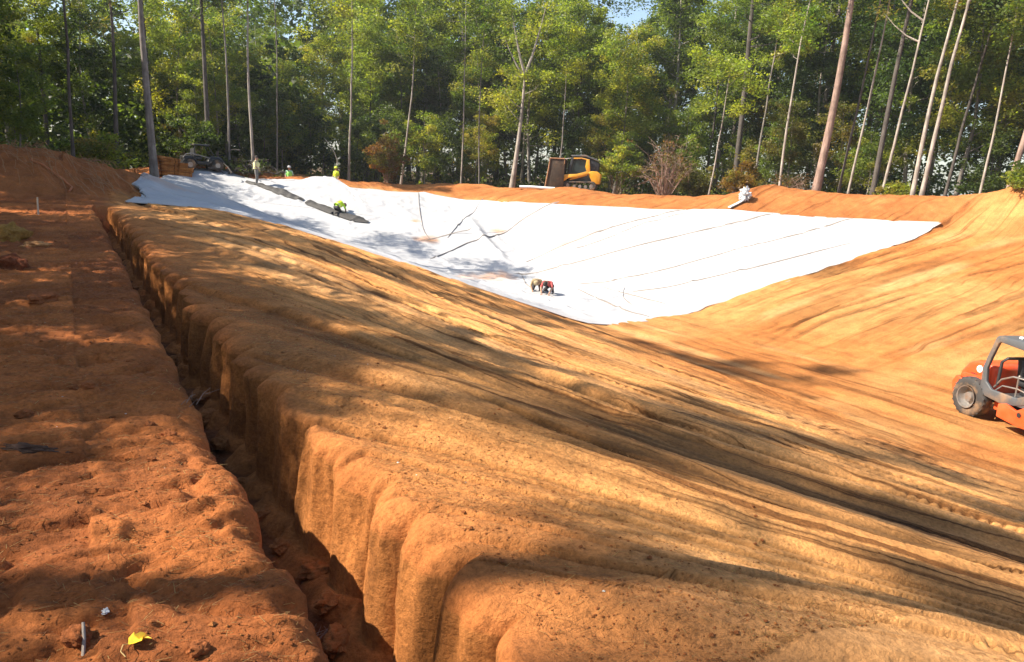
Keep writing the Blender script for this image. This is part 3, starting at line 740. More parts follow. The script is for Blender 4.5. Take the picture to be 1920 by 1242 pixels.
def put_tree(kind, var, x, y, label, group, rz, sc=1.0, sz=1.0, name=None, base=None):
    tm, cmsh = KINDS[kind][var % len(KINDS[kind])]
    t = thing(name or {'tall': 'tall_tree', 'mid': 'leafy_tree', 'low': 'understory_tree', 'pine': 'pine_tree', 'slim': 'slim_tree'}[kind], label, 'tree', (x, y, (zt(x, y) if base is None else base)-0.05), rz, group)
    t.scale = (sc, sc, sc*sz)
    link('trunk', tm, t); link('crown', cmsh, t); return t
def polar(hd, d): return d*math.sin(R(hd)), d*math.cos(R(hd))
placed = []
FILLED = []
def free(x, y, r):
    return all((x-a)**2+(y-b)**2 > (r+c)**2 for a, b, c in placed)

# trees that stand out: (heading deg, distance, height, radius, lean, bend, bark, crown offset..., label)
def view_lean(hd, a):                 # lean across the line of sight
    return (a*math.cos(R(hd)), -a*math.sin(R(hd)))
SOLO = [
 # hd, dist, height, r0, lean, bend, bark, limbs, crown kind, crown z, label
 (0.6, 36, 11, .075, .005, 0, 'dark', 5, 'olive', .62, 'slim dark tree rising out of the earth bank at the far left'),
 (3.0, 41, 11, .13, .00, .1, 'dark', 5, 'olive', .5, 'dark straight tree behind the earth bank, second from the left edge'),
 (5.35, 38, 12, .185, -.012, -.05, 'grey', 3, 'green', .86, 'stout grey tree standing at the right end of the earth bank'),
 (8.8, 51, 14.5, .165, -.02, .05, 'dark', 10, 'dark', .58, 'thick dark tree just behind the black utility vehicle'),
 (10.1, 50, 13.5, .08, -.03, .1, 'grey', 6, 'dark', .66, 'thin grey tree between the utility vehicle and the worker in the pale vest'),
 (11.75, 51, 14, .10, .00, -.1, 'pale', 6, 'dark', .7, 'pale slender tree directly behind the worker in the pale vest'),
 (13.3, 54, 14, .055, .00, .05, 'grey', 5, 'dark', .66, 'very thin grey tree to the left of the worker seen only above the bank'),
 (18.35, 55, 15, .085, .0, 0, 'pale', 6, 'green', .68, 'thin straight pale tree just right of the worker with the bent rod'),
 (22.1, 56, 14, .075, .07, .12, 'pale', 8, 'green', .6, 'thin pale tree leaning right, above the left half of the white liner'),
 (26.6, 56, 14, .06, .00, .03, 'pale', 6, 'green', .6, 'thin bright straight tree left of the big forked tree'),
 (28.0, 57, 13, .06, .00, -.1, 'grey', 6, 'green', .55, 'thin grey crooked tree next to the big forked tree'),
 (30.4, 52.5, 14.5, .19, .03, .18, 'pale', 4, 'green', .80, 'pale grey forked tree with a curved trunk left of the yellow loader'),
 (33.9, 55, 11, .065, .01, 0, 'grey', 7, 'green', .5, 'thin grey tree straight behind the yellow loader'),
 (44.9, 49, 8.5, .055, .06, .05, 'pale', 5, 'yellow', .78, 'small pale tree with a yellow tuft, right of the brown bare bush'),
 (48.0, 53, 14, .085, .05, -.05, 'grey', 7, 'yellow', .62, 'grey tree behind the golden bush, crown yellow green'),
 (49.8, 48, 14, .085, .06, -.12, 'pale', 7, 'green', .6, 'pale bent tree behind the dirt berm, left of the stout reddish trunk'),
 (52.1, 47, 20, .24, .02, .22, 'red', 4, 'green', .80, 'stout reddish trunk with a curve, the thickest tree on the right'),
 (53.6, 48, 19, .075, .07, 0, 'dark', 5, 'green', .75, 'thin dark leaning tree just right of the stout reddish trunk'),
 (54.2, 48.5, 18, .075, .06, .05, 'pale', 5, 'olive', .72, 'thin pale leaning tree, second to the right of the stout reddish trunk'),
 (55.8, 48, 17, .165, .05, -.05, 'dark', 6, 'olive', .68, 'thick dark grey tree left of the pale tree with broken limbs'),
 (56.3, 47, 17, .085, .08, 0, 'pale', 6, 'olive', .72, 'pale leaning tree with two broken bare limbs'),
 (58.2, 46, 16, .13, .08, -.1, 'pale', 6, 'olive', .7, 'left trunk of the pale leaning pair on the right'),
 (58.7, 45.6, 17, .12, .10, -.1, 'pale', 5, 'olive', .76, 'right trunk of the pale leaning pair, forked high up'),
 (60.0, 50, 15, .10, .10, 0, 'dark', 7, 'dark', .6, 'dark slanting tree behind the low end of the right berm'),
 (62.0, 47, 13, .07, .02, .05, 'pale', 6, 'green', .6, 'thin pale upright tree before dark leaves near the right edge'),
 (63.4, 46, 17, .155, .09, .05, 'red', 6, 'green', .66, 'thick brown leaning tree above the dirt mound at the right edge'),
 (63.9, 49, 17, .06, .11, 0, 'grey', 5, 'green', .7, 'thin grey leaning tree beside the thick brown one at the right edge'),
]
def solo_tree(i, hd, d, h, r0, lean, bend, bk, limbs, cols, z0, label):
    rg = np.random.default_rng(500+i); x, y = polar(hd, d)
    lx = view_lean(hd, lean); bx = view_lean(hd, bend*2)
    path = bent(h, lx, bx, rg, 10, 0.03 if r0 > .15 else 0.055)
    forks = ()
    u = Vector((*view_lean(hd, 1), 0))
    if 'forked tree with a curved' in label:
        path = path[:6]; h6 = path[-1].z
        forks = ((.97, u*-.35+Vector((0, 0, 1)), 3.4, .10), (.97, u*.35+Vector((0, 0, 1)), 3.6, .10), (.95, u*-.8+Vector((0, 0, 1)), 2.6, .07), (.7, u*-1+Vector((0, 0, .5)), 1.5, .03), (.6, u*-1+Vector((0, 0, .7)), 1.8, .03))
    if 'broken bare limbs' in label: forks = ((.60, u*-1+Vector((0, 0, .75)), 2.6, .05), (.54, u*-1+Vector((0, 0, .5)), 2.2, .045))
    if 'forked high' in label: forks = ((.62, u*.5+Vector((0, 0, 1)), 4.5, .08), (.60, u*.02+Vector((0, 0, 1)), 4.0, .07))
    mb, tips = trunk_builder(path, r0, r0*.32 if r0 > .15 else .022, rg, limbs, z0, 2.1, 1.35, 10, forks=forks)
    t = thing('forest_tree', label, 'tree', (x, y, zt(x, y)-0.05), 0)
    mb.obj('trunk', BARKS[bk], t)
    # a few bare twigs low on the stem are part of the trunk; the crown
    C = np.array([q[:] for q in tips if q.z > h*.4]); P = path[-1]; hh = P.z
    zc = max(hh*.86, h*z0)
    C = np.concatenate([C, ellip_points(16 if hd > 14 else 5, (P.x, P.y, zc), (2.1, 2.1, h*.2) if hd > 14 else (1.2, 1.2, h*.14), rg)])
    cc = {'green': GREEN+YELL[:1], 'dark': DARKG+GREEN[:1], 'olive': OLIVE+GREEN[:1], 'yellow': YELL}[cols]
    link('crown', crown_mesh('crown', [leaf_cloud(C, .45+.6*rg.random(len(C)), 110, .19 if cols != 'olive' else .27, cc, rg, narrow=.5 if cols != 'olive' else .2)]), t)
    placed.append((x, y, .5)); return t
for i, a in enumerate(SOLO): solo_tree(i, *a)

def fill(kind, n, hd0, hd1, d0, d1, rmin, label, group, seed, vs_, sc=(.85, 1.15)):
    rg = np.random.default_rng(seed); k = 0
    for _ in range(n*30):
        if k >= n: break
        hd = hd0+(hd1-hd0)*rg.random(); dd = d0(hd)+(d1(hd)-d0(hd))*rg.random()
        x, y = polar(hd, dd)
        if not free(x, y, rmin): continue
        if y < 56 and -1 < x < 30 and max(y-y_rim(np.array(x)), x-x_rim(np.array(y))) < 5.5: continue
        placed.append((x, y, rmin)); k += 1
        tt = put_tree(kind, int(vs_[rg.integers(len(vs_))]), x, y, label, group, rg.random()*6.28, (sc[0]+(sc[1]-sc[0])*rg.random())*((.66 if kind in ('tall', 'pine') else .82) if hd < 16 and kind != 'low' else (.62 if 36.5 < hd < 40.5 and kind in ('tall', 'pine') else 1))); FILLED.append((label, hd, dd, tt))
# edge of the wood as seen from the camera
def edge(hd): return float(np.interp(hd, [-12, 4, 8, 14, 20, 35, 45, 55, 66, 80], [41, 43, 53, 58, 59, 57, 53, 49, 47, 46]))
fill('low', 34, -5, 70, lambda h: edge(h)+.5, lambda h: edge(h)+7, 1.0, 'small sapling', 'understory along the edge of the wood', 11, [0, 1, 1, 3, 2])
fill('mid', 26, -6, 72, lambda h: edge(h)+1, lambda h: edge(h)+9, 1.3, 'bushy front row tree', 'bushy trees in the front rows of the wood', 12, [0, 1, 2, 3])
fill('tall', 46, -8, 74, lambda h: edge(h)+3, lambda h: edge(h)+26, 1.2, 'tall broadleaf tree', 'tall trees in the back rows of the wood', 13, [0, 1, 2, 3])
fill('pine', 14, -8, 74, lambda h: edge(h)+2, lambda h: edge(h)+18, 1.2, 'tall thin crowned pine', 'pines in the wood', 14, [0, 1, 2])
fill('mid', 30, -8, 74, lambda h: edge(h)+10, lambda h: edge(h)+24, 1.3, 'bushy back row tree', 'mid-sized trees deep in the wood', 15, [3, 1, 3, 0])

REFS = [(-4, 'left picture edge'), (0.6, 'slim dark tree in the earth bank'), (3.0, 'dark tree behind the earth bank'), (5.35, 'stout grey tree by the bank'), (8.6, 'black utility vehicle'), (11.75, 'worker in the pale vest'),
        (14.2, 'worker in the green vest'), (17.4, 'worker with the bent rod'), (22.1, 'thin tree leaning right'), (26.8, 'bright straight thin trunk'), (30.4, 'pale forked tree'), (35.4, 'yellow loader'), (41.8, 'brown bare bush'),
        (44.9, 'small yellow tufted tree'), (47.2, 'golden bush'), (49.8, 'pale bent tree'), (52.1, 'stout reddish trunk'), (56, 'tree with broken limbs'), (58.4, 'pale leaning pair'), (62, 'thin pale upright tree'), (64.5, 'mound at the right edge'), (70, 'right picture edge')]
def name_filled():
    rows = {}
    for lab, hd, dd, o in FILLED:
        r = min(REFS, key=lambda q: abs(q[0]-hd)); d = hd-r[0]
        side = 'behind the' if abs(d) < .8 else ('left of the' if d < 0 else 'right of the')
        if r[1] == 'left picture edge': side = 'near the'
        if r[1] == 'right picture edge': side = 'near the'
        rows.setdefault((lab, side, r[1]), []).append((dd, o))
    words = ['nearest', 'second', 'third', 'fourth', 'fifth', 'sixth', 'seventh', 'eighth', 'ninth', 'tenth', 'eleventh', 'twelfth']
    for (lab, side, ref), L in rows.items():
        L.sort(key=lambda q: q[0])
        for k, (dd, o) in enumerate(L):
            o['label'] = f'{lab} {side} {ref}' + ('' if len(L) == 1 else f', {words[min(k, 11)]} in depth')
name_filled()

# the wood goes on along the left of the bench, where it shades the bench and the near slope
def left_wood():
    rg = np.random.default_rng(77); n = 0
    for _ in range(6000):
        if n >= 23: break
        x = -9.2-16*rg.random()**1.2; y = -16+60*rg.random()
        if not free(x, y, 1.45) or (-3 < y+.362*x < 6.5 and rg.random() < .80): continue
        placed.append((x, y, 1.45)); n += 1
        k = ['tall', 'pine', 'pine', 'pine', 'mid'][rg.integers(5)]
        put_tree(k, int(rg.integers(4)), x, y, 'tree of the wood that runs along the left of the bench', 'trees beside the bench', rg.random()*6.28, (.8+.3*rg.random())*(.72 if y > 30 else 1))
    n = 0
    for _ in range(3000):
        if n >= 46: break
        x = rg.uniform(-26, -10); y = rg.uniform(-8, 42)
        if not free(x, y, .55) or (-2.5 < y+.362*x < 4.5 and rg.random() < .6): continue
        placed.append((x, y, .55)); n += 1
        put_tree('slim', int(rg.integers(3)), x, y, 'tree of the wood that runs along the left of the bench', 'trees beside the bench', rg.random()*6.28, (.9+.25*rg.random())*(.7 if y > 30 else 1))
    n = 0
    for _ in range(3000):
        if n >= 9: break
        x = rg.uniform(-8.6, -6.0); y = rg.uniform(2, 13)
        if not free(x, y, .9): continue
        placed.append((x, y, .9)); n += 1
        put_tree('mid', int(rg.integers(4)), x, y, 'tree of the wood that runs along the left of the bench', 'trees beside the bench', rg.random()*6.28, .48+.12*rg.random())
    n = 0
    for _ in range(3000):
        if n >= 6: break
        x = rg.uniform(-9.3, -6.0); y = rg.uniform(8.5, 26)
        if not free(x, y, 1.2): continue
        placed.append((x, y, 1.2)); n += 1
        put_tree('mid', int(rg.integers(4)), x, y, 'tree of the wood that runs along the left of the bench', 'trees beside the bench', rg.random()*6.28, .62+.18*rg.random())
    n = 0
    for _ in range(4000):
        if n >= 26: break
        x = rg.uniform(-14, -3.2); y = rg.uniform(33, 50)
        if math.degrees(math.atan2(x, y)) > -5.2: continue
        if not free(x, y, 1.1): continue
        placed.append((x, y, 1.1)); n += 1
        put_tree('mid', int(rg.integers(4)), x, y, 'tree of the wood that runs along the left of the bench', 'trees beside the bench', rg.random()*6.28, .85+.2*rg.random())
left_wood()

# ------------------------------------------------------------------ far wood behind everything, shrubs
def far_woods():
    rg = np.random.default_rng(5); n = 2700
    hd = np.radians(rg.uniform(-14, 78, n)); d = rg.uniform(76, 98, n)
    lim = 23-10*np.exp(-((np.degrees(hd)-38.6)/2.4)**2)+2*np.sin(np.degrees(hd)*1.1)
    z = rg.random(n)**1.1*lim
    m = 620; h2 = np.radians(rg.uniform(-13, 15, m)); d2 = rg.uniform(60, 76, m); z2 = rg.random(m)**1.2*10
    hd = np.r_[hd, h2]; d = np.r_[d, d2]; z = np.r_[z, z2]; n += m
    C = np.stack([d*np.sin(hd), d*np.cos(hd), z], 1)
    V, Q, c = leaf_cloud(C, rg.uniform(.9, 2.0, n), 60, .55, GREEN[:1]+DARKG+DARKG, rg, .8)
    me = mesh_np('far_woods', V, Q, smooth=False, mats=[LEAF]); vcol(me, c, 'leaf')
    tag(link('far_woods', me), kind='stuff')
    # leafy ground cover along the foot of the wood
    n = 1100; hd = rg.uniform(-8, 70, n); d = np.array([edge(h) for h in hd])+rg.uniform(0.5, 18, n)
    x = d*np.sin(np.radians(hd)); y = d*np.cos(np.radians(hd)); z = terrain(x, y)+rg.uniform(.05, 1, n)*np.where(d > np.array([edge(h) for h in hd])+5, 3.2, .8)
    ok = np.maximum(y-y_rim(x), x-x_rim(y)) > 5
    C = np.stack([x, y, z], 1)[ok]
    V, Q, c = leaf_cloud(C, rg.uniform(.3, .8, len(C)), 46, .17, GREEN+DARKG+OLIVE+DARKG, rg, .8)
    me = mesh_np('undergrowth', V, Q, smooth=False, mats=[LEAF]); vcol(me, c, 'leaf')
    tag(link('undergrowth', me), kind='stuff')
far_woods()
TWIG = bark('twig_bark', (.36, .24, .18), (.19, .12, .09))
def bush(hd, d, w, h, cols, label, bare=False, seed=0, nst=16):
    rg = np.random.default_rng(900+seed); x, y = polar(hd, d)
    t = thing('bush', label, 'bush', (x, y, zt(x, y)-0.05)); mb = MB(); tips = []
    for k in range(nst*(3 if bare else 1)):
        an = rg.random()*6.28; o = rg.random()**.6; e = Vector((math.cos(an)*w*o, math.sin(an)*w*o, h*(1.05-.55*o*o)*(.6+.5*rg.random())))
        m = e*0.5+Vector((rg.normal()*.2, rg.normal()*.2, .12*h)); r = .028 if bare else .02
        mb.tube([(rg.normal()*.1, rg.normal()*.1, -.1), m, e], [r, r*.6, r*.2], 4, cap=False); tips.append(e)
        for _ in range(4 if bare else 2):
            p = m.lerp(e, rg.random()); q = p+Vector((rg.normal()*.5, rg.normal()*.5, .1+rg.normal()*.4))*(.9 if bare else .5)
            mb.tube([p, (p+q)/2+Vector((0, 0, .05)), q], [r*.4, r*.3, r*.12], 3, cap=False); tips.append(q)
    mb.obj('stem', TWIG, t)
    C = np.array([q[:] for q in tips]); 
    if bare: C = C[::4]
    else: C = np.concatenate([C, ellip_points(26, (0, 0, h*.5), (w*.85, w*.85, h*.42), rg)])
    link('foliage', crown_mesh('foliage', [leaf_cloud(C, .25+.35*rg.random(len(C)), 16 if bare else 90, .15, cols, rg)]), t)
bush(41.8, 49, 2.1, 3.9, RUST, 'brown bare twiggy bush right of the yellow loader', True, 1, 20)
bush(47.2, 48.5, 1.3, 2.9, [(.22, .15, .035), (.17, .15, .03), (.20, .12, .03)], 'golden brown bush behind the peak of the dirt berm', False, 2)
bush(38.3, 50.5, 1.7, 3.6, GREEN+YELL, 'bright green bush close behind the yellow loader', False, 3)
bush(50.6, 48, 1.0, 2.0, RUST, 'small reddish brown bush left of the stout reddish trunk', True, 4, 10)
bush(44.0, 51, 1.2, 2.6, OLIVE, 'olive bush between the bare bush and the small yellow tufted tree', False, 5)
bush(57.2, 47, 1.0, 1.6, OLIVE+YELL, 'low straw green bush at the foot of the pale leaning pair', False, 6)
bush(64.3, 41.5, .4, .9, GREEN, 'small green bush on top of the dirt mound at the right edge', False, 7, 8)
bush(8.0, 50, 1.6, 3.2, DARKG, 'dark bush left of the black utility vehicle', False, 8)
bush(2.0, 39.5, 1.5, 2.2, GREEN+OLIVE, 'green bush on the back of the earth bank', False, 9)
bush(21.0, 51.5, 1.3, 3.6, RUST+OLIVE, 'tall rusty brown bush left of the thin leaning tree', False, 10)

# ------------------------------------------------------------------ paints
ORANGE = plain('orange_paint', (.80, .085, .02), .38, var=.18, scale=2.5, dirt=((.42, .20, .08), .35), coat=.2)
GREYP = plain('grey_paint', (.085, .092, .10), .5, var=.2, scale=3, dirt=((.42, .24, .11), .45))
BLACKP = plain('black_plastic', (.022, .022, .024), .5, var=.3)
RUBBER = plain('rubber', (.045, .042, .04), .85, var=.3, scale=4, dirt=((.34, .20, .10), .75), bump=.2)
STEEL = plain('worn_steel', (.34, .32, .30), .42, .6, var=.35, scale=7, dirt=((.36, .21, .11), .6))
WHITEP = plain('white_paint', (.78, .78, .76), .5, var=.08)
YELP = plain('yellow_paint', (.72, .34, .018), .4, var=.2, scale=3, dirt=((.35, .2, .09), .5), coat=.15)
GLASSD = plain('dark_glass', (.03, .04, .04), .08, var=.1)
REDP = plain('red_print', (.6, .1, .06), .5)

# ------------------------------------------------------------------ orange roller
def make_roller():
    hd = R(200); fwd = Vector((math.sin(hd), math.cos(hd), 0)); right = Vector((fwd.y, -fwd.x, 0))
    con = Vector((18.42, 9.12, 0)); org = con-right*.62
    rz = math.atan2(fwd.y, fwd.x)
    t = thing('road_roller', 'orange soil roller with a grey roll frame standing on the pit floor', 'roller', (org.x, org.y, zt(org.x, org.y)+0.0), rz)
    # x forward, y left, z up.  rear wheels
    for s in (-1, 1):
        ty = MB(); y = s*.62; w = .155
        prof = [(-w*.9, .27), (-w, .33), (-w*.98, .41), (-w*.80, .465), (-w*.45, .485), (0, .49), (w*.45, .485), (w*.80, .465), (w*.98, .41), (w, .33), (w*.9, .27), (w*.5, .25), (-w*.5, .25), (-w*.9, .27)]
        ty.lathe(prof, (0, y, .48), (0, 1, 0), 40); wheel = ty.obj('wheel', RUBBER, t, angle=50)
        rm = MB(); o = -1 if s < 0 else 1
        rm.lathe([(o*.19, .27), (o*.185, .25), (o*.10, .235), (o*.04, .20), (o*.03, .12), (o*.09, .115), (o*.12, .10), (o*.125, .0)], (0, y, .48), (0, 1, 0), 32)
        for k in range(8):
            a = k*PI/4; rm.lathe([(o*.03, .016), (o*.055, .016), (o*.055, 0)], (math.cos(a)*.16, y, .48+math.sin(a)*.16), (0, 1, 0), 6)
        rm.obj('rim', STEEL, wheel, angle=30)
        tr = MB()
        for k in range(22):
            a = 2*PI*k/22
            for q in (-1, 1):
                M = Matrix.Translation((0, y, .48)) @ Matrix.Rotation(-(a+(.07 if q > 0 else -.07)), 4, 'Y') @ Matrix.Translation((0, q*.075, .474)) @ Matrix.Rotation(q*.6, 4, 'Z')
                tr.box((0, 0, 0), (.05, .13, .020), .006, M, 1)
        tag(tr.obj('tread', RUBBER, wheel, angle=30), kind='stuff')
    # engine hood: rounded, sloping to the rear
    hood = MB()
    hp = [(.40, .62), (.40, 1.32), (.22, 1.38), (-.10, 1.36), (-.38, 1.24), (-.54, 1.02), (-.60, .78), (-.60, .62)]
    hood.prism(hp, -.56, .56, .09, seg=4); h = hood.obj('hood', ORANGE, t)
    vent = MB()
    for k in range(5): vent.box((-.12-.0*k, -.563, .84+.045*k), (.34-.04*k, .012, .022), .004)
    vent.obj('louvre', BLACKP, h)
    fn = MB(); fn.prism([(-.42, .98), (.05, 1.02), (.33, .95), (.33, .80), (-.05, .84), (-.5, .86)], -.60, -.555, .018); fn.obj('side_flare', ORANGE, h)
    em = MB(); em.lathe([(-.004, .0), (-.004, .085), (.004, .088), (.004, 0)], (.02, -.566, 1.17), (0, 1, 0), 28); e = em.obj('emblem', WHITEP, h)
    # the small ring-and-stroke mark on the emblem
    mk = MB(); pts = [(.02+.036*math.cos(a)*.8, -.573, 1.165+.036*math.sin(a)) for a in np.linspace(.5, 5.9, 18)]
    mk.tube(pts, .006, 5); mk.tube([(.02+.028, -.573, 1.15), (.02, -.573, 1.152), (.004, -.573, 1.175), (.022, -.573, 1.215)], .005, 5); mk.obj('emblem_mark', REDP, e)
    rb = MB(); rb.prism([(-.30, .40), (-.30, .80), (-.62, .86), (-.74, .66), (-.66, .42)], -.60, .60, .03, seg=3); rb.obj('rear_fender', ORANGE, t)
    ch = MB(); ch.box((.10, 0, .55), (1.1, .62, .26), .03); ch.lathe([(-.62, .09), (.62, .09)], (0, 0, .48), (0, 1, 0), 14); ch.obj('chassis', BLACKP, t)
    # roll frame: two side panels with openings, roof, floor
    rops = MB()
    outer = [(.30, .66), (.27, 1.28), (.36, 1.58), (.50, 2.04), (.56, 2.10), (1.62, 2.10), (1.70, 2.02), (1.70, .80), (1.30, .66), (.9, .60)]
    inner = [(.44, .98), (.40, 1.28), (.47, 1.56), (.59, 1.92), (.64, 1.96), (1.48, 1.90), (1.58, 1.86), (1.58, .98), (1.30, .84), (.62, .84)]
    for s in (-1, 1): rops.prism(outer, s*.66, s*.74, .018, holes=inner)
    rops.box((1.10, 0, 2.075), (1.12, 1.32, .05), .015)
    rf = rops.obj('roll_frame', GREYP, t)
    for s in (-1, 1): MB().tube([(1.60, s*.66, .85), (1.56, s*.66, 2.03)], .04, 8).obj('front_post', BLACKP, t)
    pl = MB()
    pl.tube([(.62, -.60, .95), (.64, -.60, 1.50), (.72, -.55, 1.60), (.72, .55, 1.60), (.64, .60, 1.50), (.62, .60, .95)], .035, 8); pl.obj('inner_frame', BLACKP, t)
    lt = MB(); lt.box((.95, -.5, 2.13), (.10, .08, .05), .012); lt.obj('work_light', WHITEP, rf)
    bc = MB(); bc.lathe([(0, .03), (.09, .03), (.10, 0)], (1.45, -.45, 2.10), (0, 0, 1), 12); bc.obj('beacon', ORANGE, rf)
    fl = MB(); fl.box((1.10, 0, .68), (1.16, 1.30, .06), .012); fl.box((1.05, -.69, .71), (1.1, .06, .10), .015); fl.obj('platform', GREYP, t)
    st = MB(); st.box((.92, .05, 1.02), (.46, .48, .13), .05, seg=3); st.box((.70, .05, 1.34), (.13, .46, .56), .055, Matrix.Rotation(-.16, 4, 'Y'), 3)
    st.box((.92, .05, .86), (.30, .34, .24), .03); st.box((.92, -.22, 1.18), (.34, .06, .06), .02); st.obj('seat', BLACKP, t)
    co = MB(); co.box((1.42, .05, .95), (.20, .5, .52), .03); co.tube([(1.38, .05, 1.15), (1.28, .05, 1.36)], .03, 8)
    pts = [(1.27+.17*.55*math.cos(a), .05+.18*math.sin(a), 1.38+.17*.8*math.cos(a)) for a in np.linspace(0, 2*PI, 22)]; co.tube(pts, .014, 6, cap=False)
    for s in (.4, 2.5, 4.6): co.tube([(1.27, .05, 1.37), (1.27+.09*math.cos(s), .05+.17*math.sin(s), 1.38+.13*math.cos(s))], .01, 5)
    co.obj('steering_console', BLACKP, t)
    hn = MB()
    hn.tube([(.55, -.60, .88), (.75, -.63, 1.12), (1.05, -.64, 1.26), (1.45, -.63, 1.28), (1.54, -.63, .9)], .022, 7)
    hn.tube([(.60, -.62, .80), (.80, -.63, .98), (1.2, -.63, 1.02), (1.5, -.63, .98)], .017, 7); hn.tube([(1.18, -.63, .70), (1.18, -.63, 1.27)], .02, 7)
    hn.tube([(1.0, -.45, .7), (1.02, -.45, 1.22)], .014, 6); hn.blob((1.02, -.45, 1.25), (.03, .03, .04), 3, .05, sub=2); hn.obj('hand_rail', STEEL, t)
    # articulation joint, hoses, engine lump
    ar = MB(); ar.box((.78, 0, .46), (.56, .40, .40), .04); ar.box((.62, -.36, .50), (.22, .26, .34), .03); ar.lathe([(-.28, .10), (.28, .10)], (1.02, 0, .45), (0, 0, 1), 16); ar.obj('articulation_joint', ORANGE, t)
    ho = MB()
    for k in range(5):
        z = .40+.045*k; ho.tube([(.55, -.44, z), (.75, -.50+.02*k, z+.05), (1.0, -.47, z-.03), (1.25, -.42, z+.05)], .016, 6)
    ho.obj('hose', STEEL, t); ho2 = MB(); ho2.lathe([(-.14, .05), (-.14, .13), (.14, .13), (.14, .05)], (1.12, -.46, .48), (1, .2, 0), 18); ho2.obj('drive_motor', BLACKP, t)
    # drum frame and drum
    df = MB()
    side = [(.92, .30), (.92, .60), (1.10, .66), (1.40, .58), (1.62, .72), (2.75, .72), (2.92, .60), (2.92, .36), (2.0, .26), (1.5, .24)]
    for s in (-1, 1): df.prism(side, s*.70, s*.79, .022)
    df.box((1.05, 0, .46), (.14, 1.42, .26), .03); df.box((2.93, 0, .50), (.14, 1.58, .26), .03); d = df.obj('drum_frame', ORANGE, t)
    sl = MB(); sl.lathe([(0, .055), (.012, .055), (.012, 0)], (1.52, -.795, .52), (0, -1, 0), 16); sl.obj('lifting_eye', BLACKP, d)
    dr = MB(); dr.lathe([(-.66, .0), (-.66, .40), (-.60, .42), (-.655, .43), (-.655, .475), (-.62, .485), (.62, .485), (.655, .475), (.655, .43), (.66, 0)], (2.02, 0, .48), (0, 1, 0), 48); drum = dr.obj('drum', STEEL, t, angle=30)
    hb = MB(); hb.lathe([(0, .16), (-.06, .15), (-.06, 0)], (2.02, -.66, .48), (0, 1, 0), 20); hb.obj('drum_hub', BLACKP, drum)
    sc = MB(); sc.box((1.50, 0, .30), (.03, 1.3, .12), .006); sc.obj('scraper', STEEL, d)
make_roller()

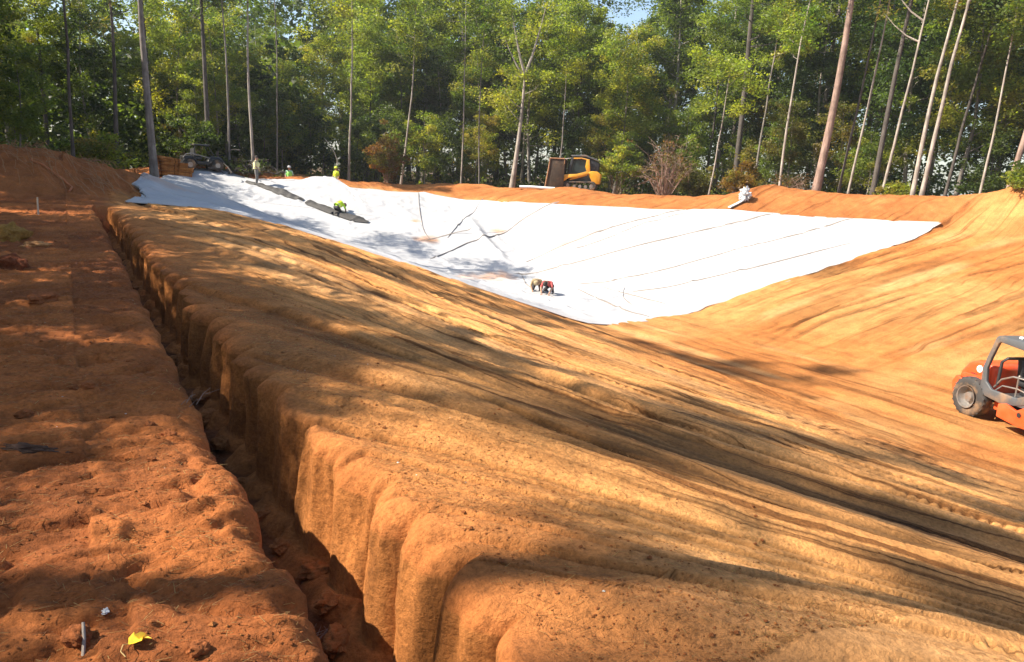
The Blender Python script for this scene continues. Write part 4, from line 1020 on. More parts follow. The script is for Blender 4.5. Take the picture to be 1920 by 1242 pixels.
# ------------------------------------------------------------------ yellow compact loader beyond the far rim
def make_loader():
    x, y = polar(35.35, 48.6); hd = R(31-90+8); fwd = Vector((math.sin(hd), math.cos(hd), 0))
    t = thing('track_loader', 'yellow and black compact track loader with its bucket raised, beyond the rim', 'loader', (x, y, zt(x, y)-.02), math.atan2(fwd.y, fwd.x))
    bd = MB(); bd.prism([(-1.35, .45), (-1.40, 1.10), (-1.15, 1.28), (-.55, 1.32), (-.35, .95), (.55, .85), (.70, .70), (.60, .45)], -.55, .55, .05, seg=3); bd.obj('body', BLACKP, t)
    rh = MB(); rh.prism([(-1.42, .42), (-1.47, 1.02), (-1.25, 1.18), (-.90, 1.20), (-.62, 1.10), (-.80, .80), (-1.0, .40)], -.80, -.56, .04, seg=3); rh.prism([(-1.42, .42), (-1.47, 1.02), (-1.25, 1.18), (-.90, 1.20), (-.62, 1.10), (-.80, .80), (-1.0, .40)], .56, .80, .04, seg=3); r_ = rh.obj('rear_panel', YELP, t)
    ar = MB()
    for s in (-1, 1):
        ar.prism([(-.75, 1.02), (-.62, 1.18), (.05, .98), (.80, .92), (1.05, .62), (1.0, .42), (.80, .50), (.55, .70), (.0, .78)], s*.72, s*.84, .025)
        ar.tube([(-.6, s*.74, .95), (.45, s*.74, .62)], .045, 8)
        ar.prism([(-.80, 1.10), (-.70, 1.90), (-.52, 1.90), (-.46, 1.45), (-.58, 1.10)], s*.60, s*.68, .02)
    for s in (-1, 1): ar.tube([(-.56, s*.60, 1.88), (-.2, s*.60, 1.95), (.30, s*.60, 1.92)], .045, 6)
    ar.obj('lift_arm', YELP, t)
    cb = MB(); out_ = [(-.62, 1.0), (-.72, 1.95), (-.60, 2.02), (.42, 2.00), (.58, 1.25), (.55, .85), (-.3, .85)]; inn = [(-.45, 1.15), (-.55, 1.80), (-.48, 1.86), (.30, 1.84), (.42, 1.28), (.40, 1.02), (-.25, 1.02)]
    for s in (-1, 1): cb.prism(out_, s*.48, s*.56, .02, holes=inn)
    cb.box((-.66, 0, 1.45), (.06, .98, .9), .02); cb.box((.46, 0, 1.92), (.06, 1.0, .10), .02); c = cb.obj('cab', BLACKP, t)
    gl = MB(); gl.prism(inn, -.50, -.49, 0); gl.prism(inn, .49, .50, 0); gl.obj('side_window', GLASSD, c)
    ro = MB(); ro.prism([(-1.32, 1.78), (-1.30, 1.86), (-.40, 2.18), (.46, 2.12), (.46, 2.04), (-.45, 2.06)], -.60, .60, .025); ro.obj('roof', GREYP, c)
    en = MB(); en.prism([(-1.30, 1.16), (-1.34, 1.70), (-1.20, 1.80), (-.72, 1.96), (-.64, 1.16)], -.52, .52, .05, seg=3); en.obj('engine_cover', BLACKP, t)
    lb = MB(); lb.box((-1.02, -.535, 1.58), (.16, .02, .16), .02); lb.box((-1.15, -.535, 1.27), (.18, .02, .08), .02); lb.obj('badge', WHITEP, t)
    for s in (-1, 1):
        tk = MB(); pts = []
        for a in np.linspace(PI/2, 3*PI/2, 10): pts.append((-.95+.27*math.cos(a), .30+.27*math.sin(a)))
        for a in np.linspace(-PI/2, PI/2, 10): pts.append((.62+.24*math.cos(a), .27+.24*math.sin(a)))
        ip = [(-.165+(p[0]+.165)*.80, .28+(p[1]-.28)*.62) for p in pts]
        tk.prism(pts, s*.50, s*.82, .02, holes=ip); tr = tk.obj('track', RUBBER, t)
        wh = MB()
        for k, (wx, wr) in enumerate([(-.95, .16), (-.55, .10), (-.2, .10), (.15, .10), (.60, .15)]): wh.lathe([(-.12, 0), (-.12, wr), (.12, wr), (.12, 0)], (wx, s*.66, .17+wr*.55), (0, 1, 0), 16)
        wh.obj('track_wheels', STEEL, tr)
    # lowered dark bucket, rusty edge painted bright for its lit rim
    bm_ = plain('brown_worn_steel', (.055, .036, .022), .8, .1, var=.4, dirt=((.14, .07, .03), .5)); ed = plain('rusty_lit_edge', (.34, .17, .08), .7, var=.5, scale=8)
    rect = [(0.82, .06), (0.82, 1.86), (1.74, 1.86), (1.78, 1.3), (1.88, .6), (1.92, .06)]
    bk = MB(); bk.prism([(0.82, .06), (0.82, 1.86), (0.90, 1.86), (0.90, .12), (1.90, .12), (1.90, .06)], -.90, .90, .012); bucket = bk.obj('bucket', bm_, t)
    for s in (-1, 1): MB().prism(rect, s*.90, s*.94, .008).obj('bucket_side', bm_, bucket)
    for s in (-1, 1): MB().tube([(0.82, s*.95, 1.55), (0.83, s*.95, 1.87), (1.74, s*.95, 1.87), (1.79, s*.95, 1.3), (1.89, s*.95, .6), (1.96, s*.95, .08)], [.03, .05, .045, .05, .045, .05], 6).obj('bucket_edge', ed, bucket)
    MB().tube([(1.1, -.6, 1.88), (.2, -.5, 2.0)], .025, 6).obj('grab_bar', STEEL, t); hg = MB(); hg.tube([(1.95, -.9, 1.88), (2.55, -.9, 2.16)], .02, 6); hg.obj('grab_bar', STEEL, t)
make_loader()
# white roll lying on the berm beside the loader
def cloth_roll():
    x, y = polar(32.4, 47.4); t = MB(); d = Vector((*view_lean(33, 1), 0)); c = Vector((x, y, zt(x, y)+.09))
    t.tube([c-d*1.15, c-d*.4+Vector((0, 0, .02)), c+d*.5, c+d*1.05], [.085, .09, .09, .085], 14)
    o = t.obj('fabric_roll', plain('white_roll', (.76, .77, .79), .6, var=.1)); tag(o, 'short white roll of fabric lying on the berm in front of the yellow loader', 'fabric roll')
cloth_roll()

# ------------------------------------------------------------------ dark utility vehicle, soil slabs and brush heap by the wood
def make_utv():
    x, y = polar(8.3, 48.8); hd = R(8+90-12); fwd = Vector((math.sin(hd), math.cos(hd), 0))
    t = thing('utility_vehicle', 'black utility vehicle with pale roof and fender edges parked by the wood', 'vehicle', (x, y, zt(x, y)), math.atan2(fwd.y, fwd.x))
    bd = MB(); bd.prism([(-1.05, .35), (-1.08, .80), (-.60, .86), (-.45, .55), (.25, .52), (.40, .88), (1.05, .80), (1.15, .55), (1.10, .35)], -.55, .55, .05, seg=3); bd.obj('body', BLACKP, t)
    for s in (-1, 1):
        for cx in (-.75, .78):
            pts = [(cx+.40*math.cos(a), s*.62, .33+.38*math.sin(a)) for a in np.linspace(.25, PI-.25, 10)]; MB().tube(pts, .055, 6).obj('fender', BLACKP, t)
    eg = MB(); pts = [(-1.1, -.60, .72), (-.98, -.62, .90), (-.70, -.62, .96), (-.1, -.60, .84), (.35, -.6, .72)]; eg.tube(pts, .03, 6); eg.obj('fender_edge', STEEL, t)
    cg = MB()
    for s in (-1, 1): cg.tube([(-.5, s*.5, .8), (-.45, s*.5, 1.45), (.30, s*.5, 1.42), (.62, s*.5, .85)], .03, 7)
    cg.tube([(-.45, -.5, 1.45), (-.45, .5, 1.45)], .03, 7); cg.tube([(.3, -.5, 1.42), (.3, .5, 1.42)], .03, 7); cg.obj('cage', BLACKP, t)
    rf = MB(); rf.box((-.05, 0, 1.48), (.9, 1.12, .05), .02); rf.obj('roof', GREYP, t)
    st = MB(); st.box((-.25, 0, .72), (.4, 1.0, .2), .05); st.box((-.46, 0, 1.0), (.12, 1.0, .5), .05); st.obj('seat', BLACKP, t)
    for s in (-1, 1):
        for cx in (-.75, .78):
            w = MB(); w.lathe([(-.11, .15), (-.12, .26), (-.08, .32), (.08, .32), (.12, .26), (.11, .15)], (cx, s*.60, .32), (0, 1, 0), 24); wo = w.obj('wheel', RUBBER, t)
            r_ = MB(); r_.lathe([(-.08, 0), (-.08, .15), (.08, .15), (.08, 0)], (cx, s*.60, .32), (0, 1, 0), 16); r_.obj('rim', STEEL, wo)
make_utv()
def soil_thing(name, label, cat, V, Q, colr, loc=(0, 0, 0)):
    me = mesh_np(name, V, Q, mats=[SOIL]); vcol(me, np.ones((len(V), 3))*np.array(colr)); return tag(link(name, me, None, loc), label, cat)
def slab_stack():
    x, y = polar(6.55, 47.3); t = thing('soil_slab_stack', 'stack of orange soil slabs beside the black utility vehicle', 'soil slabs', (x, y, zt(x, y)-.1), R(-8))
    for k, (w, dd, z, ox) in enumerate([(1.9, 1.3, .15, 0), (1.7, 1.1, .42, .12), (1.6, 1.0, .68, -.12), (1.15, .9, .93, -.3)]):
        b = bmesh.new(); bmesh.ops.create_cube(b, size=1); bmesh.ops.subdivide_edges(b, edges=b.edges[:], cuts=6, use_grid_fill=True)
        for v in b.verts:
            n = mnoise.fractal(v.co*3+Vector((k*5, 0, 0)), .9, 2, 4); v.co = Vector((v.co.x*w+ox+n*.12, v.co.y*dd+n*.12, v.co.z*.24+z+n*.05-.12*v.co.x))
        mb = MB().bm(b); me = mb.mesh('slab', SOIL); vcol(me, np.ones((len(me.vertices), 3))*np.array((.46, .19, .055))); link('slab', me, t)
slab_stack()
def brush_heap():
    x, y = polar(10.6, 49.2); rg = np.random.default_rng(3)
    t = thing('brush_heap', 'heap of dark cut branches between the utility vehicle and the pale slender tree', 'brush', (x, y, zt(x, y)-.05)); mb = MB()
    for k in range(90):
        c = Vector((rg.normal()*1.1, rg.normal()*.6, abs(rg.normal())*.4)); a = rg.random()*6.28; d = Vector((math.cos(a), math.sin(a)*.6, rg.normal()*.3)); L = .5+rg.random()*.9
        mb.tube([c-d*L*.5, c+Vector((0, 0, .08)), c+d*L*.5], [.04*rg.random()+.015, .03, .01], 5, cap=False)
    tag(mb.obj('branches', BARKS['dark'], t), kind='stuff')
    C = rg.normal(size=(40, 3))*np.array([1.1, .6, .3])+np.array([0, 0, .3]); link('dead_leaves', crown_mesh('dead_leaves', [leaf_cloud(C, .3+.2*rg.random(40), 40, .14, DARKG+[(.03, .025, .015)], rg)]), t)
brush_heap()

# ------------------------------------------------------------------ people
SKIN = plain('skin', (.42, .24, .16), .6, var=.1)
def cloth(name, c): return plain(name, c, .85, var=.25, scale=9, bump=.2, bscale=14)
def person(loc, rz, pose, label, shirt, trousers, hair, vest=None, hat=None, sc=1.0, extra=None):
    """pose: joint positions in metres, x forward, y left, z up"""
    t = thing('person', label, 'person', loc, rz); t.scale = (sc, sc, sc)
    J = pose
    names = list(J); idx = {n: i for i, n in enumerate(names)}
    E_ = [('pelvis', 'spine'), ('spine', 'chest'), ('chest', 'neck'), ('neck', 'headc'), ('headc', 'headt')]
    for s in 'lr':
        E_ += [('chest', 'sh'+s), ('sh'+s, 'el'+s), ('el'+s, 'wr'+s), ('wr'+s, 'ha'+s), ('pelvis', 'hi'+s), ('hi'+s, 'kn'+s), ('kn'+s, 'an'+s), ('an'+s, 'to'+s)]
    rad = {'pelvis': .145, 'spine': .14, 'chest': .16, 'neck': .06, 'headc': .10, 'headt': .085}
    for s in 'lr': rad.update({'sh'+s: .07, 'el'+s: .048, 'wr'+s: .034, 'ha'+s: .04, 'hi'+s: .098, 'kn'+s: .066, 'an'+s: .046, 'to'+s: .045})
    me = bpy.data.meshes.new('body'); me.from_pydata([J[n] for n in names], [(idx[a], idx[b]) for a, b in E_], [])
    o = bpy.data.objects.new('body_tmp', me); COL.objects.link(o)
    m = o.modifiers.new('s', 'SKIN'); sk = me.skin_vertices[0].data
    for n in names: sk[idx[n]].radius = (rad[n], rad[n]*(.8 if n in ('spine', 'chest', 'pelvis') else 1)); sk[idx[n]].use_root = (n == 'pelvis')
    m2 = o.modifiers.new('u', 'SUBSURF'); m2.levels = 2; m2.render_levels = 2
    dg = bpy.context.evaluated_depsgraph_get(); ev = o.evaluated_get(dg)
    bm_ = bpy.data.meshes.new_from_object(ev); bm_.name = 'body'; bpy.data.objects.remove(o)
    bm_.materials.clear()
    for mt in (SKIN, shirt, trousers, BLACKP): bm_.materials.append(mt)
    seg = []
    for a, b in E_:
        k = 1
        if a in ('neck', 'headc') or a[:2] in ('el', 'wr') : k = 0
        if a[:2] in ('hi', 'kn') or b[:2] == 'hi': k = 2
        if a[:2] == 'an': k = 3
        if (a, b) == ('pelvis', 'spine'): k = 1
        seg.append((Vector(J[a]), Vector(J[b]), k))
    for p in bm_.polygons:
        c = p.center; best = (9, 0)
        for a, b, k in seg:
            u = b-a; f = max(0, min(1, (c-a).dot(u)/max(u.length_squared, 1e-6))); dd = (c-a-u*f).length
            if dd < best[0]: best = (dd, k)
        p.material_index = best[1]
    bm_.shade_smooth(); body = link('body', bm_, t)
    H = Vector(J['headc']); T = Vector(J['headt']); upv = (T-H).normalized(); ctr = H.lerp(T, .5)
    rot = Vector((0, 0, 1)).rotation_difference(upv).to_matrix().to_4x4()
    hr = MB(); b = bmesh.new(); bmesh.ops.create_uvsphere(b, u_segments=16, v_segments=10, radius=1)
    bmesh.ops.delete(b, geom=[v for v in b.verts if v.co.z < -.15 and v.co.x > -.2], context='VERTS')
    for v in b.verts: v.co = Vector((v.co.x*.118, v.co.y*.105, v.co.z*.125+.02))
    hr.bm(b, Matrix.Translation(ctr) @ rot); hr.obj('hair', hair, t)
    fc = MB(); Mf = Matrix.Translation(ctr) @ rot
    for s in (-1, 1): fc.blob(Mf @ Vector((.095, s*.036, .0)), (.012, .016, .010), 1, 0, sub=1); fc.blob(Mf @ Vector((0, s*.105, -.01)), (.02, .012, .03), 1, 0, sub=1)
    fc.blob(Mf @ Vector((.112, 0, -.03)), (.018, .014, .024), 1, 0, sub=1); fc.obj('face', SKIN, t)
    for s in 'lr':                                            # five fingers on each hand
        fg = MB(); w = Vector(J['wr'+s]); h = Vector(J['ha'+s]); d = (h-w).normalized(); sd = d.cross(Vector((0, 0, 1)))
        sd = sd.normalized() if sd.length > .1 else Vector((0, 1, 0)); dn = sd.cross(d)
        for k, L in enumerate((.06, .07, .075, .065)):
            p = h+sd*(k-1.5)*.021+d*.02; fg.tube([p, p+d*L*.6-dn*.004, p+d*L+dn*(-.02)], [.010, .009, .007], 6)
        p = h-sd*.04-d*.02; fg.tube([p, p+d*.03-sd*.02, p+d*.055-sd*.022], [.011, .010, .008], 6); fg.obj('fingers', SKIN, t)
    if hat:
        ht = MB(); ht.lathe([(.0, .165), (.008, .165), (.02, .125), (.08, .118), (.125, .08), (.14, 0)], (0, 0, .02), (0, 0, 1), 20)
        hm = ht.mesh('hat', hat); hm.transform(Matrix.Translation(ctr) @ rot); link('hat', hm, t)
    if vest:
        V_ = MB(); a = Vector(J['pelvis']).lerp(Vector(J['spine']), .2); b_ = Vector(J['spine']); c = Vector(J['chest']); d = Vector(J['neck'])
        V_.tube([a, b_, b_.lerp(c, .6), c, c.lerp(d, .55)], [.185, .182, .198, .20, .13], 16, cap=False); vo = V_.obj('vest', vest, t)
        bd = MB(); q = a.lerp(b_, .6); bd.tube([q-(b_-a).normalized()*.02, q+(b_-a).normalized()*.025], [.190, .190], 16, cap=False); bd.obj('reflective_band', plain('silver_band', (.6, .62, .62), .3, .3), vo)
    if extra: extra(t)
    return t
STAND = dict(pelvis=(0, 0, .95), spine=(0, 0, 1.10), chest=(.01, 0, 1.33), neck=(.01, 0, 1.50), headc=(.03, 0, 1.60), headt=(.03, 0, 1.72),
             shl=(0, .19, 1.42), ell=(-.02, .25, 1.14), wrl=(.10, .24, .92), hal=(.14, .23, .86), shr=(0, -.19, 1.42), elr=(.03, -.26, 1.15), wrr=(.20, -.24, .98), har=(.26, -.23, .94),
             hil=(0, .10, .88), knl=(.03, .12, .48), anl=(-.01, .13, .08), tol=(.15, .14, .04), hir=(0, -.10, .88), knr=(.05, -.12, .48), anr=(.02, -.13, .08), tor=(.18, -.14, .04))
KNEEL = dict(pelvis=(-.12, 0, .42), spine=(.02, 0, .50), chest=(.24, 0, .55), neck=(.40, 0, .54), headc=(.50, 0, .52), headt=(.60, 0, .47),
             shl=(.28, .18, .52), ell=(.32, .26, .30), wrl=(.44, .22, .10), hal=(.51, .20, .05), shr=(.28, -.18, .52), elr=(.36, -.25, .28), wrr=(.48, -.17, .09), har=(.55, -.15, .045),
             hil=(-.12, .10, .38), knl=(.16, .17, .09), anl=(-.26, .15, .08), tol=(-.40, .15, .045), hir=(-.12, -.10, .38), knr=(.14, -.17, .09), anr=(-.27, -.15, .08), tor=(-.41, -.15, .045))
SQUAT = dict(pelvis=(-.10, 0, .36), spine=(.02, 0, .46), chest=(.22, 0, .56), neck=(.37, 0, .58), headc=(.46, 0, .55), headt=(.56, 0, .49),
             shl=(.25, .18, .54), ell=(.36, .26, .34), wrl=(.46, .20, .14), hal=(.50, .18, .07), shr=(.25, -.18, .54), elr=(.38, -.25, .32), wrr=(.50, -.17, .13), har=(.55, -.15, .07),
             hil=(-.10, .10, .33), knl=(.22, .20, .38), anl=(-.04, .17, .08), tol=(.13, .18, .04), hir=(-.10, -.10, .33), knr=(.16, -.20, .16), anr=(-.24, -.17, .10), tor=(-.22, -.18, .03))
UPKNEEL = dict(STAND); 
for _k, _p in list(STAND.items()):
    UPKNEEL[_k] = (_p[0], _p[1], _p[2]-.42)
UPKNEEL.update(hil=(0, .10, .46), knl=(.08, .13, .08), anl=(-.34, .13, .07), tol=(-.48, .13, .04), hir=(0, -.10, .46), knr=(.06, -.13, .08), anr=(-.36, -.13, .07), tor=(-.50, -.13, .04))
HAIRD = plain('dark_hair', (.03, .022, .018), .8); HIVIS = plain('hivis_yellow', (.62, .85, .03), .7, var=.1); HIGREEN = plain('hivis_green', (.30, .80, .16), .7, var=.1)
PALEV = plain('pale_vest', (.82, .76, .36), .8, var=.1); WHC = plain('white_helmet', (.75, .76, .75), .4, var=.05)
DK = cloth('dark_trousers', (.03, .03, .035)); JE = cloth('mottled_trousers', (.20, .19, .18))
LZ = 0.09
def lz(x, y): return float(liner_z(np.array([float(x)]), np.array([float(y)]))[0])
def face_dir(hd): return PI/2-R(hd)                           # z rotation that makes +x point along a heading
person((17.86, 26.75, lz(17.86, 26.75)), face_dir(235), SQUAT, 'person crouching low on the white liner in a red shirt and dark trousers', cloth('red_shirt', (.52, .09, .085)), DK, HAIRD)
person((17.72, 27.55, lz(17.72, 27.55)), face_dir(215), KNEEL, 'person kneeling on the white liner in a tan top and hat beside the red shirt', cloth('tan_shirt', (.30, .22, .12)), DK, HAIRD, hat=plain('tan_hat', (.34, .27, .16), .8))
x, y = polar(11.9, 46.6)
person((x, y, lz(x, y)), face_dir(120), STAND, 'person standing at the top of the dark strip in a pale yellow vest', cloth('pale_shirt', (.55, .50, .32)), JE, HAIRD, PALEV, sc=.93)
x, y = polar(14.15, 52.4)
person((x, y, zt(x, y)-.02), face_dir(200), UPKNEEL, 'person behind the rim in a white helmet and green vest, only the chest showing', cloth('mint_shirt', (.45, .72, .55)), DK, HAIRD, HIGREEN, hat=WHC, sc=.93)
x, y = polar(17.45, 52.6)
pz = zt(x, y)-.02
person((x, y, pz), face_dir(240), UPKNEEL, 'person behind the rim in a bright yellow vest beneath a bent pale rod', cloth('yellow_shirt', (.55, .70, .05)), DK, HAIRD, HIVIS, hat=plain('yellow_helmet', (.6, .75, .05), .4), sc=.93)
rd = MB(); u = Vector((*view_lean(17.4, 1), 0)); c = Vector((x, y, pz)); rd.tube([c+u*.02+Vector((0, 0, .45)), c+u*.05+Vector((0, 0, 1.7)), c-u*.12+Vector((0, 0, 2.2)), c-u*.45+Vector((0, 0, 2.7)), c-u*.8+Vector((0, 0, 3.1))], [.022, .020, .017, .014, .01], 6)
tag(rd.obj('bent_rod', plain('pale_rod', (.5, .48, .42), .5)), 'thin bent pale rod held upright by the person in the bright yellow vest', 'rod')
x, y = 13.0, 41.1
person((x, y, lz(x, y)), face_dir(60), KNEEL, 'person crouching at the low end of the dark strip in a lime yellow top', cloth('lime_shirt', (.50, .85, .02)), DK, HAIRD, HIVIS)

# dark strips lying on the shaded side of the liner, white bag on a strap at the right rim
DARKF = plain('dark_fabric', (.055, .052, .05), .7, var=.35, scale=5, bump=.3)
def strip(pts, w0, w1, label, seed, cap=True):
    pts = np.array(pts, float); d = np.r_[0, np.cumsum(np.hypot(*np.diff(pts, axis=0).T))]; s = np.linspace(0, d[-1], 60)
    px = np.interp(s, d, pts[:, 0]); py = np.interp(s, d, pts[:, 1]); tx, ty = np.gradient(px), np.gradient(py); L = np.hypot(tx, ty); nx, ny = -ty/L, tx/L
    W = np.interp(s, [0, d[-1]*.25, d[-1]*.8, d[-1]], [w0*.7, w0, w1, w1*.35])*(1+.15*vn(s*1.2, s*0+seed, 170)); rows = []
    for k in np.linspace(-1, 1, 9):
        x_ = px+nx*W*k*.5; y_ = py+ny*W*k*.5; rows.append(np.stack([x_, y_, liner_z(x_, y_)+.05+.20*(1-k*k)*W+.03*vn(s*2, s*0+k*2, 171)], 1))
    n = len(s); V = np.concatenate(rows); Q = []
    for r in range(8):
        i = np.arange(n-1)+r*n; Q.append(np.stack([i, i+1, i+1+n, i+n], 1))
    me = mesh_np('dark_strip', V, np.concatenate(Q), mats=[DARKF]); tag(link('dark_strip', me), label, 'fabric strip', 'dark strips lying down the liner')
strip([(9.15, 46.1), (10.4, 44.4), (11.6, 42.9)], .50, .55, 'long dark strip running down the liner from the worker in the pale vest', 1)
strip([(11.72, 42.6), (12.7, 41.4), (13.8, 40.2), (14.3, 39.7)], .62, .62, 'shorter dark strip lower on the liner, ending past the crouching worker', 2)
def silver():
    t = thing('wrapped_bag', 'crumpled silver white plastic bag on a pale strap at the rim below the berm', 'bag', (30.75, 28.15, zt(30.75, 28.15)))
    b = MB().blob((0, 0, .32), (.25, .25, .32), 4, .75, 2.6, 4); b.obj('bag', plain('silver_plastic', (.62, .64, .66), .28, .35, var=.3, scale=12), t, angle=20)
    st = MB(); c = Vector((30.75, 28.15, zt(30.75, 28.15))); e = Vector((29.75, 28.2, zt(29.75, 28.2)+.12)); m = c.lerp(e, .5); m.z = zt(m.x, m.y)+.1
    pts = [Vector((0, 0, .12)), m-c, e-c]
    V, F = [], []
    for i, p in enumerate(pts):
        for q in (-.14, .14): V.append(p+Vector((0.3*q, q, 0)))
        for q in (.14, -.14): V.append(p+Vector((0.3*q, q, -.05)))
    for i in range(2):
        for k in range(4): F.append((i*4+k, i*4+(k+1) % 4, i*4+4+(k+1) % 4, i*4+4+k))
    F += [(3, 2, 1, 0), (8, 9, 10, 11)]; st.add(V, F); st.obj('strap', plain('pale_strap', (.6, .58, .55), .7, var=.3, scale=9), t)
silver()

# ------------------------------------------------------------------ near things on the bench and in the trench
dg = bpy.context.evaluated_depsgraph_get()
GROUND = bpy.data.objects['ground']
from mathutils.bvhtree import BVHTree
_v = np.zeros(len(GROUND.data.vertices)*3, np.float32); GROUND.data.vertices.foreach_get('co', _v); _v = _v.reshape(-1, 3)
def _bvh():
    me = GROUND.data; n = len(me.polygons); q = np.zeros(n*4, np.int32); me.loops.foreach_get('vertex_index', q); q = q.reshape(-1, 4)
    sel = ((_v[q[:, 0], 0] > -4) & (_v[q[:, 0], 0] < 9) & (_v[q[:, 0], 1] > 0) & (_v[q[:, 0], 1] < 32))
    q = q[sel]; used, inv = np.unique(q, return_inverse=True)
    return BVHTree.FromPolygons([tuple(map(float, a)) for a in _v[used]], inv.reshape(-1, 4).tolist())
BV = _bvh()
def gz(x, y):
    h = BV.ray_cast(Vector((x, y, 5)), Vector((0, 0, -1)))
    return h[0].z if h[0] is not None else zt(x, y)
def clod(x, y, s, label, seed, colr=(.34, .14, .045), group=None, sink=.25, amp=.45):
    b = MB().blob((0, 0, 0), s, seed, amp, 1.5, 4); me = b.mesh('soil_clod', SOIL, angle=60); vcol(me, np.ones((len(me.vertices), 3))*np.array(colr))
    o = link('soil_clod', me, None, (x, y, gz(x, y)+s[2]*(1-sink*2)*.6)); o.rotation_euler = (0, 0, seed); return tag(o, label, 'clod', group)
clod(-.86, 16.0, (.28, .22, .20), 'ochre ball-shaped clod on the bench at the left edge', 1, (.36, .20, .05))
clod(-.70, 12.2, (.24, .20, .15), 'dark red clod on the bench nearer than the ochre one', 2, (.20, .06, .024))
clod(-.45, 15.0, (.22, .10, .07), 'flat crumbly pale clod in front of the ochre ball', 3, (.48, .24, .10))
clod(-.28, 9.4, (.16, .11, .06), 'reddish lump on the bench beside a sunlit patch', 4, (.30, .10, .035))
rg = np.random.default_rng(12)
for k, (xx, yy, sz) in enumerate([(1.16, 8.0, .13), (1.15, 7.2, .17), (1.17, 6.5, .13), (1.14, 5.6, .10), (1.15, 5.0, .12), (1.16, 4.5, .09), (1.15, 4.05, .12), (1.14, 3.62, .10), (1.17, 9.6, .12), (1.15, 11.5, .13), (1.13, 15, .14), (1.12, 3.3, .13)]):
    xx = float(x_right(np.array([yy]))[0])-.13
    clod(xx, yy, (sz*.6, sz*.8, sz*.4), 'pale clod broken off the trench wall, lying on the trench floor', 20+k, (.36, .15, .05), 'clods along the foot of the trench wall', .35)
for k in range(26):
    xx = -1.3+1.85*rg.random(); yy = 2.4+7*rg.random()**1.5; sz = .012+.03*rg.random()
    clod(xx, yy, (sz*1.3, sz, sz*.8), 'small red clod lying loose on the bench', 60+k, (.30, .10, .034), 'small clods on the bench', .2)
# dark crusted lump standing in for a dark hole in the bench
bp = MB().blob((0, 0, 0), (.15, .030, .022), 5, .7, 2.2, 4)
o = bp.obj('dark_lump', plain('dark_crust', (.075, .035, .02), .95, var=.6, scale=30, bump=.8), None, (-.24, 4.6, gz(-.24, 4.6)+.008)); o.rotation_euler = (.2, .05, -.5); tag(o, 'dark crusted lump standing in for a dark hole on the bench', 'bark')
# white stone, upright grey stick, yellow leaf
b = MB().blob((0, 0, 0), (.011, .019, .006), 9, .8, 2.0, 3); o = b.obj('white_stone', plain('pale_stone', (.62, .60, .58), .6, var=.3, scale=40), None, (.03, 2.80, gz(.03, 2.8)+.004)); tag(o, 'pale flat stone in the shade on the near bench', 'stone')
s_ = MB().tube([(0, 0, -.02), (.002, .003, .05), (-.002, .004, .105)], [.0065, .006, .005], 8); o = s_.obj('stick', BARKS['pale'], None, (-.045, 2.60, gz(-.045, 2.6))); o.rotation_euler = (R(-38), R(6), 0); tag(o, 'short grey stick poking out of the near bench', 'stick')
def leaf_thing():
    t = thing('fallen_leaf', 'yellow fallen leaf with its stalk on the near bench', 'leaf', (.085, 2.49, gz(.085, 2.49)+.012), R(20))
    out_ = [(0, 0), (.012, .022), (.034, .030), (.028, .016), (.052, .022), (.075, .012), (.062, .004), (.085, -.004), (.060, -.012), (.066, -.028), (.040, -.018), (.030, -.034), (.012, -.020)]
    b = bmesh.new(); vs = [b.verts.new((p[0], p[1], .004+.016*math.sin(p[0]*45)+.25*p[1]*p[1]*20*.1)) for p in out_]; c = b.verts.new((.036, -.001, .006))
    for i in range(len(vs)): b.faces.new((c, vs[i], vs[(i+1) % len(vs)]))
    r = bmesh.ops.extrude_face_region(b, geom=b.faces[:])
    for v in r['geom']:
        if isinstance(v, bmesh.types.BMVert): v.co.z += .0012
    MB().bm(b).obj('blade', plain('yellow_leaf', (.72, .46, .02), .55, var=.25, scale=40), t)
    MB().tube([(0, 0, .006), (-.02, -.012, .02), (-.036, -.03, .012), (-.03, -.05, .0)], [.0016, .0016, .0018, .002], 6).obj('stalk', plain('leaf_stalk', (.5, .34, .12), .6), t)
leaf_thing()
# a pale stake and straw at the far end of the bench, orange strand over the bank
o = MB().tube([(0, 0, -.1), (.01, 0, .45)], [.022, .018], 8).obj('stake', plain('pale_wood', (.55, .48, .38), .8, var=.3), None, (-.62, 22.5, gz(-.62, 22.5))); tag(o, 'short pale wooden stake on the far end of the bench', 'stake')
def hose():
    P = [(-.95, 31.6, 1.30), (-.92, 31.4, 1.52), (-.70, 31.2, 1.50), (-.35, 30.9, 1.20), (.05, 30.5, .80), (.22, 30.2, .42), (.10, 29.6, .16)]
    pts = []
    for i in range(len(P)-1):
        for f in np.linspace(0, 1, 6, endpoint=False): pts.append(Vector(P[i]).lerp(Vector(P[i+1]), f))
    pts = [Vector((p.x, p.y, max(p.z*0, zt(p.x, p.y)+.05))) for p in pts]
    tag(MB().tube(pts, [.035]*len(pts), 8).obj('root', plain('orange_strand', (.50, .16, .05), .7, var=.4)), 'thick orange strand running down the face of the earth bank', 'root')
hose()
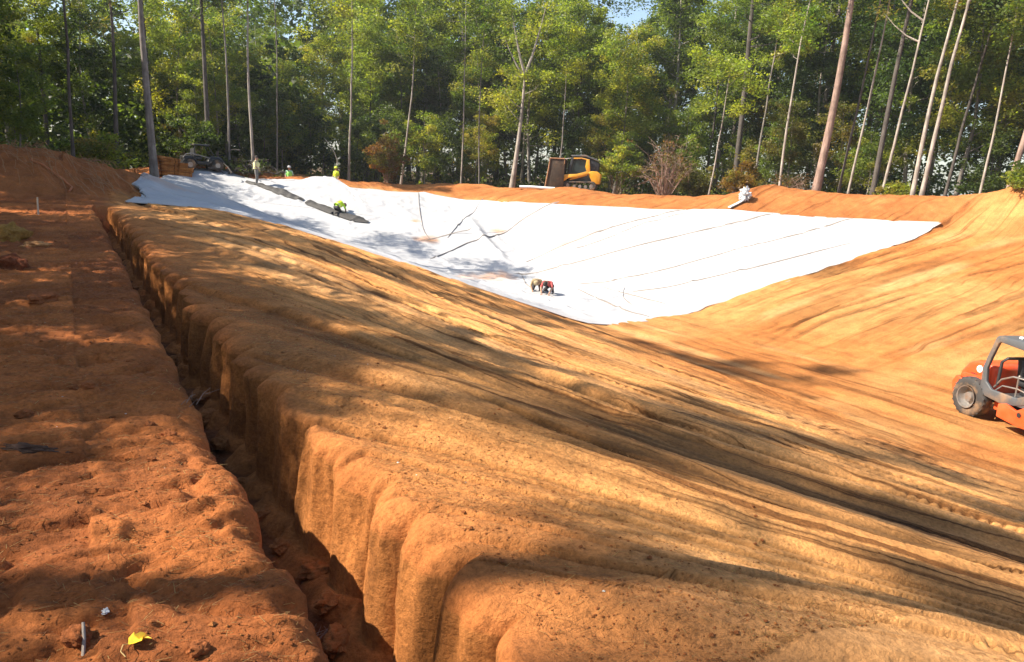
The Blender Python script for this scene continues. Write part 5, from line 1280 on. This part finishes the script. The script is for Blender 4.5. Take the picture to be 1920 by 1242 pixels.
# dry roots hanging out of the bank, straw, twigs and pine needles
def strands():
    rg = np.random.default_rng(44); mb = MB()
    for k in range(90):
        x0 = rg.uniform(-2.4, 1.7); y0 = rg.uniform(31.0, 34.5); L = rg.uniform(.6, 2.6); dx = rg.uniform(.05, .5); dy = -rg.uniform(.3, 1.0)
        pts = []
        for f in np.linspace(0, 1, 7):
            x_ = x0+dx*L*f; y_ = y0+dy*L*f; pts.append((x_+rg.normal()*.03, y_, zt(x_, y_)+.05+.22*math.sin(PI*f)*rg.random()))
        mb.tube(pts, [rg.uniform(.004, .011)]*7, 3, cap=False)
    tag(mb.obj('dry_roots', plain('dry_roots', (.42, .22, .10), .85, var=.4)), kind='stuff')
strands()
def needles():
    rg = np.random.default_rng(45); n = 42000
    x = np.concatenate([rg.uniform(-2.2, .66, n//2), 1.36+np.abs(rg.normal(0, 1.1, n//2))]); y = 1.6+rg.random(len(x))**1.7*16
    keep = (fbm(x*1.2, y*1.2, 3, 180) > -.15) | (rg.random(len(x)) < .25); x = x[keep]; y = y[keep]
    z = np.array([gz(a, b_) for a, b_ in zip(x, y)])
    n = len(x); an = np.where(x > 1, -.35, .1)+rg.normal(0, .7, n); L = rg.uniform(.012, .06, n); w = .0008+.0002*y
    d = np.stack([np.cos(an), np.sin(an), rg.normal(0, .12, n)-np.where(x > 2, .2, 0)], 1); p = np.stack([x, y, z+.006+rg.random(n)*.006], 1)
    s = np.stack([-np.sin(an), np.cos(an), np.zeros(n)], 1)*w[:, None]; a = p-d*L[:, None]*.5; b_ = p+d*L[:, None]*.5
    V = np.stack([a-s, a+s, b_+s*.6, b_-s*.6], 1).reshape(-1, 3); V[0::4, 2] += 0; up_ = np.zeros_like(V)
    me = mesh_np('pine_needles', V, np.arange(n*4).reshape(n, 4), smooth=False, mats=[LEAF])
    base = np.array([(.30, .14, .055), (.22, .095, .04), (.34, .19, .08), (.42, .28, .14), (.15, .065, .03)])[rg.integers(0, 5, n)]
    vcol(me, np.repeat(base, 4, 0), 'leaf'); tag(link('pine_needles', me), kind='stuff')
    # crumbs of soil
    n = 9500; x = np.concatenate([rg.uniform(-2.0, .64, n*2//3), 1.4+np.abs(rg.normal(0, .8, n-n*2//3))]); y = 1.6+rg.random(n)**1.6*9
    z = np.array([gz(a, b_) for a, b_ in zip(x, y)]); s = rg.uniform(.002, .0075, n)*(1+(rg.random(n) < .05)*1.2)
    O = np.array([(1, 0, 0), (-1, 0, 0), (0, 1, 0), (0, -1, 0), (0, 0, 1), (0, 0, -1)], float); Fo = np.array([(0, 2, 4), (2, 1, 4), (1, 3, 4), (3, 0, 4), (2, 0, 5), (1, 2, 5), (3, 1, 5), (0, 3, 5)])
    V = (np.stack([x, y, z+s*.4], 1)[:, None, :]+O[None]*s[:, None, None]*rg.uniform(.55, 1.25, (n, 6, 1))*np.array([1.25, 1, .62])).reshape(-1, 3); T = (Fo[None]+np.arange(n)[:, None, None]*6).reshape(-1, 3)
    me = mesh_np('soil_crumbs', V, tris=T, smooth=False, mats=[SOIL]); cc = np.array([(.33, .115, .038), (.26, .09, .03), (.40, .16, .05)])[rg.integers(0, 3, n)]
    cc[rg.random(n) < .006] = (.7, .66, .6); vcol(me, np.repeat(cc, 6, 0)); tag(link('soil_crumbs', me), kind='stuff')
needles()
def twigs():
    rg = np.random.default_rng(46)
    for (x0, y0, n_, lab) in [(.93, 3.35, 7, 'dry branched twig lying on the trench floor near the pale clods'), (.66, 5.35, 4, 'thin dry twig bridging from the bench edge into the trench')]:
        mb = MB()
        zb = gz(x0, y0)
        for k in range(n_):
            a = rg.uniform(-.9, .9); L = rg.uniform(.08, .2); p = Vector((x0+rg.normal()*.04, y0+rg.normal()*.07, zb+.02)); q = p+Vector((math.cos(a)*L, math.sin(a)*L, .03+rg.random()*.05))
            mb.tube([p, (p+q)/2+Vector((0, 0, .02)), q], [.0026, .002, .001], 5, cap=False)
            m = p.lerp(q, .6); mb.tube([m, m+Vector((rg.normal()*.05, rg.normal()*.06, .03))], [.002, .001], 4, cap=False)
        tag(mb.obj('dry_twig', TWIG), lab, 'twig')
twigs()

# ------------------------------------------------------------------ thin air between the camera and the wood
def haze():
    b = bmesh.new(); bmesh.ops.create_cube(b, size=1); me = bpy.data.meshes.new('haze')
    for v in b.verts: v.co = Vector((v.co.x*960+20, v.co.y*620+200, 17.5+v.co.z*45))
    b.to_mesh(me); b.free(); m = bpy.data.materials.new('haze'); m.use_nodes = True; n = m.node_tree.nodes; l = m.node_tree.links
    n.remove(n['Principled BSDF']); v = n.new('ShaderNodeVolumePrincipled'); v.inputs['Color'].default_value = (.9, .93, .95, 1); v.inputs['Density'].default_value = HAZE; v.inputs['Anisotropy'].default_value = 0.3
    l.new(v.outputs[0], n['Material Output'].inputs['Volume']); me.materials.append(m); o = link('haze', me); tag(o, kind='stuff')
HAZE = 0.0005
haze()
